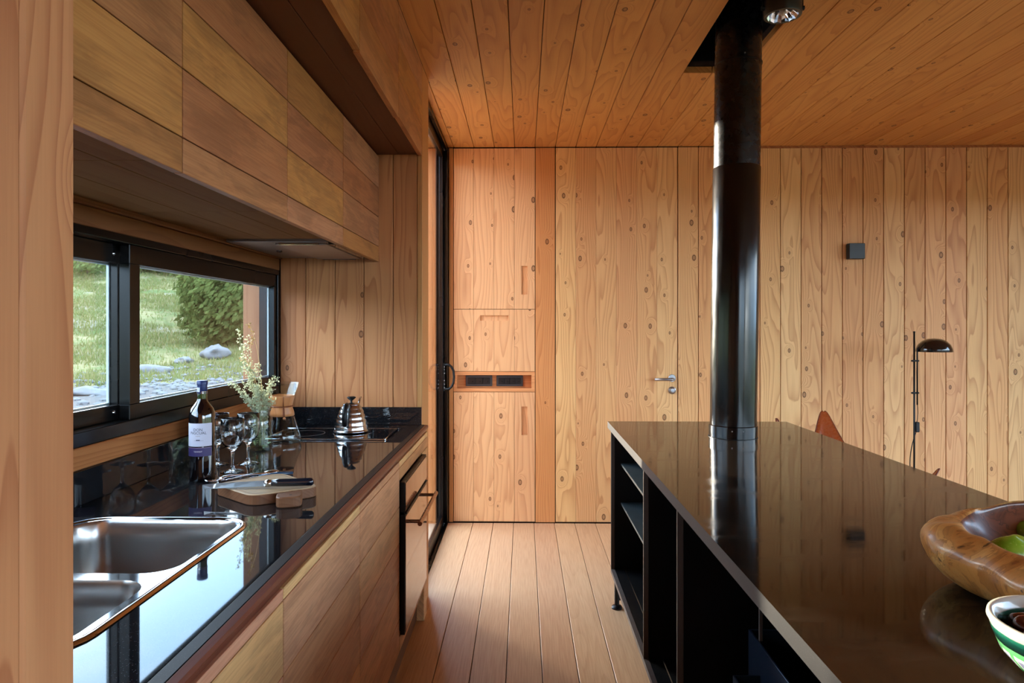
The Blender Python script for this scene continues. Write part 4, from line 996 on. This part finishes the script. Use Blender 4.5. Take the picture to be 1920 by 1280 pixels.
tube(fr, [E2['b1'], P1['b1'], gb(2.12, 3.72), gb(1.86, 3.42), P1['b1'], E2['b1']], .006, 8)
tube(fr, [E2['b2'], P1['b2'], gb(1.86, 3.46), gb(2.12, 3.70), P1['b2'], E2['b2']], .006, 8)
tube(fr, [E2['f1'], P1['f1'], gb(1.52, 4.08), gb(1.78, 4.32), P1['f1'], E2['f1']], .006, 8)
tube(fr, [E2['f2'], P1['f2'], gb(1.76, 4.30), gb(1.54, 4.06), P1['f2'], E2['f2']], .006, 8)
obj('rod_frame', fr, M_blackm, bc_, True)

# ------------------------------------------------------------------ burl wood bowl and fruit
M_burl = NT('burl_wood'); _t = M_burl; _o = _t.node('ShaderNodeTexCoord').outputs['Object']
_w = _t.vmath('ADD', _o, _t.vmath('MULTIPLY', _t.node('ShaderNodeTexNoise').outputs['Color'], (.1, .1, .1)))
_a = _t.noise(_o, 9, 4, .6, 1.8); _r = _t.math('FRACT', _t.math('MULTIPLY', _a, 9)); _f = _t.noise(_o, 60, 4, .6)
_c = _t.ramp(_a, [(.3, lin((140, 82, 38))), (.46, lin((190, 126, 62))), (.6, lin((214, 158, 90))), (.8, lin((160, 100, 48)))])
_c = _t.mix(_t.math('MULTIPLY', _t.math('POWER', _r, 3), .45), _c, lin((92, 50, 22))); _c = _t.mix(_t.maprange(_f, .55, .75, 0, .35), _c, lin((84, 44, 20)))
_c = _t.mix(_t.maprange(_t.noise(_o, 26, 3, .55, 1.2), .66, .72, 0, .85), _c, lin((46, 24, 12)))
_p = _t.princ(Base_Color=_c, Roughness=.36, Specular_IOR_Level=.4, Coat_Weight=.2, Coat_Roughness=.15); _t.put(_p.inputs['Normal'], _t.bump(_f, .15, .002)); M_burl = _t.m
M_cav = NT('bowl_inside'); _t = M_cav; _o = _t.node('ShaderNodeTexCoord').outputs['Object']; _a = _t.noise(_o, 7, 4, .6, 1.5); _r = _t.math('FRACT', _t.math('MULTIPLY', _a, 8))
_c = _t.mix(_t.math('POWER', _r, 3), lin((112, 60, 38)), lin((70, 34, 22))); _t.princ(Base_Color=_c, Roughness=.3, Coat_Weight=.4, Coat_Roughness=.14); M_cav = _t.m
WBX, WBY = .972, 1.155
wbw = empty('burl_bowl', (WBX, WBY, TOP), 'large irregular burl wood bowl on the island holding green fruit', 'bowl')
def burl():
    bm = bmesh.new(); n = 72; rows = []
    #        radial factor, height, inner? , cavity shift
    prof = [(.0, .0), (.45, .0), (.70, .002), (.84, .014), (.935, .036), (.985, .058), (1.0, .072), (.995, .084), (.96, .096), (.895, .106), (.82, .110), (.765, .107), (.72, .094), (.64, .070), (.52, .044), (.34, .026), (.15, .020), (0, .019)]
    for k, (f, z) in enumerate(prof):
        if f == 0: rows.append([bm.verts.new((WBX, WBY, TOP+z+.0006))]); continue
        row = []
        for i in range(n):
            a = 2*PI*i/n; R = .248/((abs(math.cos(a))**2.7+abs(math.sin(a))**2.7)**(1/2.7))+.008*math.sin(a*3+1)+.006*math.sin(a*5+.4)+.003*math.sin(a*9)
            if 11 <= k: R = .250
            rimz = .007*math.sin(a*2+.2)+.018*math.sin(a-.1)+.004*math.sin(a*5)
            lump = .008*math.exp(-((a-4.05)/.22)**2)+.010*math.exp(-((a-4.75)/.2)**2)
            w = max(0, min(1, (z-.03)/.07)) if k < 11 else max(0, min(1, (z-.05)/.045))
            nz = noise.noise(Vector((math.cos(a)*f*6, math.sin(a)*f*6, k*.25)))*.010*(1 if 5 < k < 12 else .3)
            lf_ = 1 if 7 <= k <= 11 else 0
            x = WBX+R*f*math.cos(a)+0; y = WBY+R*f*math.sin(a)*.92+(.03 if k >= 11 else 0)
            row.append(bm.verts.new((x, y, TOP+.0006+max(z+w*(rimz)+lump*lf_+(nz if k > 2 else 0), 0))))
        rows.append(row)
    for k, (p, q) in enumerate(zip(rows, rows[1:])):
        for i in range(n):
            j = (i+1) % n
            if len(p) == 1: f = bm.faces.new((p[0], q[j], q[i]))
            elif len(q) == 1: f = bm.faces.new((p[i], p[j], q[0]))
            else: f = bm.faces.new((p[i], p[j], q[j], q[i]))
            f.material_index = 1 if k >= 11 else 0
    bmesh.ops.recalc_face_normals(bm, faces=bm.faces[:])
    return bm
ob = obj('bowl_body', burl(), [M_burl, M_cav], wbw, True)
sd_ = ob.modifiers.new('smooth', 'SUBSURF'); sd_.levels = 1; sd_.render_levels = 1
M_green = NT('green_skin'); _t = M_green; _o = _t.node('ShaderNodeTexCoord').outputs['Object']; _a = _t.noise(_o, 18, 3); _s = _t.noise(_o, 260, 2)
_c = _t.mix(_t.maprange(_a, .35, .7, 0, 1), lin((112, 152, 30)), lin((160, 184, 56))); _c = _t.mix(_t.maprange(_s, .62, .72, 0, .4), _c, lin((196, 208, 110)))
_t.princ(Base_Color=_c, Roughness=.25, Coat_Weight=.4, Coat_Roughness=.1, Subsurface_Weight=.05); M_green = _t.m
def fruit(p, r, rot, label, tilt=.1):
    f = empty('green_mango', (p[0], p[1], p[2]-r[2]), label, 'fruit', 'green fruit in the burl bowl')
    bm = bmesh.new(); sph(bm, p, *r, 24, rot, tilt)
    c = Vector(p)
    for v in bm.verts:
        d = v.co-c; v.co = c+d*(1+.06*math.sin(2*math.atan2(d.y, d.x)+rot)+.04*d.z/r[2])
    obj('skin', bm, M_green, f, True)
    bm = bmesh.new(); q = c+Vector((math.cos(rot), math.sin(rot), .1))*r[0]*.98; tube(bm, [q, q+Vector((.004*math.cos(rot), .004*math.sin(rot), .006))], .002, 6); obj('stalk', bm, M_straw, f)
fruit((.857, 1.205, TOP+.072), (.050, .034, .033), .15, 'green mango nearest the front rim inside the burl bowl')
fruit((.956, 1.235, TOP+.074), (.042, .036, .036), .9, 'green mango at the right edge of the photo in the burl bowl')
fruit((.985, 1.325, TOP+.066), (.040, .034, .032), 2.4, 'green mango farthest back in the burl bowl, mostly hidden')

# ------------------------------------------------------------------ painted ceramic bowl with cherries
VX, VY = .682, .846
M_cer = NT('painted_glaze'); _t = M_cer; _o = _t.node('ShaderNodeTexCoord').outputs['Object']; _x, _y, _z = _t.sep(_o)
_ang = _t.math('MULTIPLY', _t.math('ARCTAN2', _y, _x), 22/(2*PI)); _fr = _t.math('FRACT', _ang)
_wob = _t.math('ADD', _z, _t.math('MULTIPLY', _t.math('SUBTRACT', _t.noise(_o, 40, 2), .5), .003))
_b = _t.ramp(_t.math('DIVIDE', _wob, .107), [(.0, lin((196, 204, 200))), (.40, lin((205, 212, 205))), (.405, lin((16, 30, 24))), (.455, lin((40, 150, 84))), (.50, lin((96, 190, 110))), (.715, lin((110, 196, 122))), (.72, lin((14, 30, 26))), (.80, lin((12, 60, 50))), (.86, lin((36, 120, 96))), (.875, lin((212, 210, 196)))])
_b.node.color_ramp.interpolation = 'LINEAR'
_in = _t.math('MULTIPLY', _t.math('GREATER_THAN', _wob, .049), _t.math('LESS_THAN', _wob, .0695))
_sq = _t.math('MULTIPLY', _in, _t.math('MULTIPLY', _t.math('GREATER_THAN', _fr, .12), _t.math('LESS_THAN', _fr, .82)))
_sq2 = _t.math('MULTIPLY', _t.math('MULTIPLY', _t.math('GREATER_THAN', _wob, .053), _t.math('LESS_THAN', _wob, .065)), _t.math('MULTIPLY', _t.math('GREATER_THAN', _fr, .27), _t.math('LESS_THAN', _fr, .67)))
_c = _t.mix(_sq, _b, lin((222, 224, 220))); _c = _t.mix(_sq2, _c, lin((150, 152, 182)))
_t.princ(Base_Color=_c, Roughness=.18, Coat_Weight=.6, Coat_Roughness=.06); M_cer = _t.m
vb = empty('ceramic_bowl', (VX, VY, TOP), 'footed ceramic bowl painted in green, black and white bands, filled with cherries', 'bowl')
bm = bmesh.new(); lathe(bm, [(.030, .028), (.045, .033), (.066, .046), (.082, .064), (.091, .086), (.0935, .096), (.0960, .101), (.0950, .1055), (.0905, .106), (.0865, .102), (.083, .088), (.072, .064), (.058, .049), (.035, .040), (0, .038)], (VX, VY, TOP), 56)
bmesh.ops.recalc_face_normals(bm, faces=bm.faces[:]); obj('bowl_body', bm, M_cer, vb, True, origin=(VX, VY, TOP))
bm = bmesh.new(); lathe(bm, [(0, .003), (.040, .003), (.046, .0), (.050, .002), (.049, .008), (.040, .016), (.030, .022), (.030, .029)], (VX, VY, TOP+.0005), 40)
obj('foot', bm, plain('foot_glaze', (110, 126, 122), .25, coat=.5), vb, 'auto')
M_ch = plain('cherry_skin', (74, 10, 20), .12, 0, .6, coat=.8, var=.4, scale=30)
rnd = random.Random(5); ch = []
cands = [(-.055, -.005, .087), (-.04, .03, .088), (-.028, -.005, .094), (-.045, -.035, .086), (-.012, .028, .096), (-.012, -.035, .093), (.005, .0, .099), (-.03, .052, .084), (.0, .056, .088), (.02, .03, .097), (.02, -.028, .096), (.045, .01, .09), (.03, .052, .086), (-.022, -.06, .084), (.008, -.058, .087), (.04, -.045, .085), (-.008, .008, .116)]
wh = ['by the left rim', 'at the back left', 'left of the middle', 'at the front left', 'behind the middle', 'in front of the middle', 'in the middle', 'at the rear rim on the left', 'at the rear rim', 'right behind the middle', 'right in front of the middle', 'by the right rim', 'at the rear right', 'at the front rim on the left', 'at the front rim', 'at the front right', 'lying on top of the pile']
c0 = None
for (dx, dy, dz), w in zip(cands, wh):
    r = .0145
    if c0 is None:
        bm = bmesh.new(); sph(bm, (0, 0, 0), r, r, r*.93, 18)
        for v in bm.verts:
            if v.co.z > 0: v.co.z -= .006*math.exp(-((v.co.x**2+v.co.y**2)/(.004**2)))
        c0 = obj('cherry', bm, M_ch, None, True, origin=(0, 0, 0)); o = c0
    else: o = c0.copy(); C.objects.link(o)
    o.location = (VX+dx*1.08, VY+dy*1.08, TOP+dz+.001); o.rotation_euler = (rnd.uniform(-.5, .5), rnd.uniform(-.5, .5), rnd.uniform(0, 6))
    tag(o, 'dark red cherry '+w+' of the painted bowl' if not w.startswith('lying') else 'dark red cherry lying on top of the pile in the painted bowl', 'cherry', 'cherries in the painted bowl')

# ------------------------------------------------------------------ outside: ground, deck, plants
PR_ = [(0, -.25), (3, -.2), (6, .15), (9, .42), (11, .52), (13, .60), (15, .82), (17, 1.12), (20, 1.68), (25, 2.75), (30, 3.95), (36, 5.2), (45, 6.4), (60, 7.6), (90, 8.5), (160, 9)]
def terr(x, y):
    d = math.hypot(x, y); az = math.degrees(math.atan2(x, y))     # negative: left of the view axis
    for (a, za), (b, zb) in zip(PR_, PR_[1:]):
        if d <= b: t = (d-a)/(b-a); t = t*t*(3-2*t)*.35+t*.65; z = za+(zb-za)*t; break
    else: z = 9
    k = max(0, min(1, (-az-2)/14)) * max(0, min(1, (175+az)/40)) if az < 0 else 0
    z = -.35+(z+.35)*k
    if az < -34 and d > 22: z *= 1-.20*min(1, (-34-az)/3)*min(1, (d-22)/10)
    n = noise.noise(Vector((x*.35, y*.35, 0)))*.10+noise.noise(Vector((x*1.6, y*1.6, 3)))*.035
    return z+n*min(1, max(0, (d-4)/5))
bm = bmesh.new(); rows = []
rad = [2.2*1.055**i for i in range(82)]
azs = [-180+3*i for i in range(48)]+[-36+.35*i for i in range(72)]+[-10.8+5*i for i in range(39)]
azs = [a for a in azs if a < 180]
for r in rad: rows.append([bm.verts.new((r*math.sin(math.radians(a)), r*math.cos(math.radians(a)), 0)) for a in azs])
for row in rows:
    for v in row:
        v.co.z = terr(v.co.x, v.co.y)
        if -2.6 < v.co.x < 5 and -3.2 < v.co.y < 7.8: v.co.z = min(v.co.z, -.3)
for p, q in zip(rows, rows[1:]):
    for i in range(len(azs)):
        j = (i+1) % len(azs); bm.faces.new((p[i], p[j], q[j], q[i]))
M_grd = NT('hillside'); _t = M_grd; _o = _t.node('ShaderNodeTexCoord').outputs['Object']; _x, _y, _z = _t.sep(_o)
_d = _t.math('SQRT', _t.math('ADD', _t.math('MULTIPLY', _x, _x), _t.math('MULTIPLY', _y, _y)))
_g1 = _t.noise(_o, .8, 5, .65); _g2 = _t.noise(_o, 7, 4, .7); _g3 = _t.noise(_o, 40, 3, .7)
_gr = _t.mix(_t.maprange(_g1, .40, .60, 0, 1), lin((82, 92, 56)), lin((132, 120, 88))); _gr = _t.mix(_t.maprange(_g2, .4, .65, 0, .6), _gr, lin((90, 106, 54)))
_gv = _t.mix(_g3, lin((70, 66, 62)), lin((116, 112, 110)))
_k = _t.math('ADD', _d, _t.math('MULTIPLY', _t.math('SUBTRACT', _g1, .5), 9)); _kg = _t.maprange(_k, 11.2, 12.6, 1, 0)
_pa = _t.math('MULTIPLY', _t.maprange(_t.noise(_o, .5, 3, .6), .56, .64, 0, .8), 1)
_c = _t.mix(_pa, _gr, lin((130, 122, 106))); _c = _t.mix(_kg, _c, _gv)
_p = _t.princ(Base_Color=_c, Roughness=.95, Specular_IOR_Level=.1); _t.put(_p.inputs['Normal'], _t.bump(_g3, .6, .05)); M_grd = _t.m
gr = obj('hillside', bm, M_grd, None, True, origin=(0, 0, 0)); tag(gr, 'grassy and stony hillside rising outside the window', kind='structure')
# deck outside the sliding door
dk = bx('deck', M_back, None, -2.6, -.612, 3.53, 7.6, -.08, -.03, bev=0); tag(dk, 'sunlit timber deck outside the sliding door', kind='structure')
M_dk = wood('deck_wood', [(206, 182, 156), (196, 172, 146)], 'Y', .2, 9, 1, 5, knots=0)
xx = -.612
while xx > -2.5: bx('deck_board', M_dk, dk, xx-.138, xx, 3.53, 7.6, -.03, -.008); xx -= .143
# grass blades and stones
rnd = random.Random(3)
def scatter(n, a0, a1, d0, d1):
    for _ in range(n):
        a = math.radians(rnd.uniform(a0, a1)); d = math.sqrt(rnd.uniform(d0*d0, d1*d1)); x, y = d*math.sin(a), d*math.cos(a); yield x, y, d
def blades(name, n, a0, a1, d0, d1, h, mat, label):
    vs, fs = [], []
    for x, y, d in scatter(n, a0, a1, d0, d1):
        dens = noise.noise(Vector((x*.55, y*.55, 7)))
        if dens < -.12 and rnd.random() < .85: continue
        z = terr(x, y); hh = h*rnd.uniform(.4, 1.2)*(1+.8*max(dens, 0)); a = rnd.uniform(0, 6.28); w = .006+.00035*d
        ox, oy = math.cos(a)*w, math.sin(a)*w; lx, ly = rnd.gauss(0, .35)*hh, rnd.gauss(0, .35)*hh; i = len(vs)
        vs += [(x-ox, y-oy, z-.01), (x+ox, y+oy, z-.01), (x+lx, y+ly, z+hh)]; fs.append((i, i+1, i+2))
    me = bpy.data.meshes.new(name); me.from_pydata(vs, [], fs); me.materials.append(mat); o = bpy.data.objects.new(name, me); C.objects.link(o)
    tag(o, label, 'grass', kind='stuff'); return o
M_g1 = leafmat('green_blades', (80, 98, 50), (128, 124, 78)); M_g2 = leafmat('dry_blades', (130, 118, 80), (148, 138, 104))
blades('green_grass', 60000, -37, -14, 11.5, 32, .10, M_g1, 'short green grass on the hillside outside the window')
blades('dry_grass', 22000, -37, -14, 12, 34, .09, M_g2, 'dry straw-coloured grass tufts on the hillside')
def rocky(bm, c, s, seed):
    r = bmesh.ops.create_icosphere(bm, subdivisions=3, radius=1); rr2 = random.Random(seed)
    sx, sy, sz = s
    for v in r['verts']:
        k = 1+.5*noise.noise(v.co*1.3+Vector((seed, 0, 0)))+.22*noise.noise(v.co*4+Vector((0, seed, 0)))
        v.co = Vector((c[0]+v.co.x*sx*k, c[1]+v.co.y*sy*k, c[2]+v.co.z*sz*k))
M_rock = plain('grey_rock', (104, 104, 106), .9, bump=.6, scale=9, var=.5)
def at(px, py, d):   # direction of the photograph's pixel, used only to look up where on the hillside a plant grows
    u = px-960; t = math.atan(21/1280); X = u*math.cos(t)-1280*math.sin(t); Y = u*math.sin(t)+1280*math.cos(t); l = math.hypot(X, Y); return X/l*d, Y/l*d
x, y = at(404, 672, 14.5); bm = bmesh.new(); rocky(bm, (x, y, terr(x, y)+.09), (.24, .26, .15), 4); tag(obj('boulder', bm, M_rock, None, True), 'pale grey boulder lying in the grass below the bush', 'rock')
x, y = at(285, 700, 13.2); bm = bmesh.new(); rocky(bm, (x, y, terr(x, y)+.02), (.35, .25, .10), 9); tag(obj('rock', bm, M_rock, None, True), 'low pale rock half buried in the gravel, left of the boulder', 'rock')
x, y = at(345, 684, 14.0); bm = bmesh.new(); rocky(bm, (x, y, terr(x, y)+.02), (.16, .16, .09), 14); tag(obj('rock', bm, M_rock, None, True), 'small grey rock between the boulder and the gravel', 'rock')
x, y = at(172, 735, 10.5); bm = bmesh.new(); rocky(bm, (x, y, terr(x, y)+.0), (.28, .2, .08), 21); tag(obj('rock', bm, M_rock, None, True), 'broad pale rock seen through the left window pane', 'rock')
bm = bmesh.new()
for i, (x, y, d) in enumerate(scatter(700, -37, -17, 8.2, 13.5)):
    s = rnd.uniform(.02, .075); r = bmesh.ops.create_icosphere(bm, subdivisions=1, radius=1)
    for v in r['verts']: v.co = Vector((x+v.co.x*s*rnd.uniform(.8, 1.3), y+v.co.y*s, terr(x, y)+v.co.z*s*.7))
tag(obj('gravel', bm, M_rock), 'loose pale stones strewn near the house', 'gravel', kind='stuff')

def shrub(name, c, rx, ry, rz, nleaf, size, m, label, cat='shrub', group=None, stems=6, hollow=.55, lump=.35):
    e = empty(name, c, label, cat, group); rs = random.Random(int(abs(c[0]*31+c[1]*17)))
    bm = bmesh.new()
    for k in range(stems):
        a = rs.uniform(0, 6.28); tip = Vector((c[0]+math.cos(a)*rx*.5, c[1]+math.sin(a)*ry*.5, c[2]+rz*rs.uniform(1.0, 1.5))); b = Vector((c[0]+math.cos(a)*.08, c[1]+math.sin(a)*.08, c[2]-.05))
        tube(bm, bez(b, b+Vector((0, 0, rz*.4)), tip-Vector((0, 0, rz*.3)), tip, 6), [.035*(1-.12*i) for i in range(7)], 6)
    obj('branches', bm, plain('bark', (92, 80, 66), .9), e)
    vs, fs = [], []; sd = c[0]
    for _ in range(nleaf):
        d = Vector((rs.gauss(0, 1), rs.gauss(0, 1), rs.gauss(0, 1))).normalized(); k = 1+lump*noise.noise(d*2.2+Vector((sd, 0, 0)))+.18*noise.noise(d*6+Vector((0, sd, 0)))
        r = k*(hollow+(1-hollow)*rs.random()**.5); p = Vector((c[0]+d.x*rx*r, c[1]+d.y*ry*r, c[2]+rz*.95+d.z*rz*r))
        if p.z < c[2]: p.z = c[2]+rs.random()*.1
        n = (d+Vector((rs.gauss(0, .7), rs.gauss(0, .7), rs.gauss(0, .7)))).normalized(); u = n.orthogonal().normalized(); w = n.cross(u); s = size*rs.uniform(.6, 1.4); i = len(vs)
        vs += [tuple(p-u*s), tuple(p+w*s*.45), tuple(p+u*s), tuple(p-w*s*.45)]; fs.append((i, i+1, i+2, i+3))
    me = bpy.data.meshes.new('foliage'); me.from_pydata([tuple(Vector(v)-Vector(c)) for v in vs], [], fs); me.materials.append(m); o = bpy.data.objects.new('foliage', me); C.objects.link(o); o.parent = e
    tag(o, kind='stuff'); return e
M_lf1 = leafmat('bush_leaves', (40, 54, 34), (112, 120, 66), 2.5); M_lf2 = leafmat('shrub_leaves', (72, 92, 50), (118, 124, 78), 1.2); M_lf3 = leafmat('tree_leaves', (50, 76, 36), (104, 122, 60), 1.5)
x, y = at(430, 650, 16.5); shrub('bush', (x, y, terr(x, y)-.1), .98, 1.1, 1.08, 9000, .075, M_lf1, 'big dark green bush growing on the slope left of the post', 'bush')
x, y = at(415, 600, 19.5); shrub('bush', (x, y, terr(x, y)-.1), .9, 1.0, .8, 3500, .055, M_lf2, 'yellow-green bush right behind the big dark bush', 'bush')
gp_ = 'shrubs along the top of the slope'
for px, py, d, s, lb in ((160, 540, 27, 1.15, 'pale shrub at the top of the slope, seen through the left pane'), (205, 520, 30, 1.1, 'shrub at the top of the slope beside the window mullion'), (262, 540, 28, .8, 'shrub at the top of the slope just right of the window mullion'), (300, 532, 27.5, .8, 'shrub at the top of the slope above the bare path'), (345, 540, 27, .9, 'shrub at the top of the slope left of the big bush'), (385, 520, 29, 1.3, 'tall shrub at the top of the slope behind the big bush')):
    x, y = at(px, py, d); shrub('shrub', (x, y, terr(x, y)-.1), s*1.2, s*1.2, s*.75, 1800, .085, M_lf2, lb, 'shrub', gp_, 3)
# trees towards the low sun; the dense one is added to shade the island
shrub('tree', (-26.5, 30.0, terr(-26.5, 30.0)), 1.8, 1.8, 1.45, 4500, .13, M_lf3, 'dense round tree added out of view to the left to shade the island edge', 'tree', 'trees on the skyline', 5, .1)
for i, (x, y, sx, sz, lb) in enumerate(((-26.8, 34.4, 2.0, 1.1, 'low leafy tree on the skyline, out of view to the left'), (-30.5, 35.6, 2.2, 1.3, 'second leafy tree on the skyline, farther left'))):
    shrub('tree', (x, y, max(-.3, terr(x, y))), sx, sx, sz, 1500, .11, M_lf3, lb, 'tree', 'trees on the skyline', 5, .2)
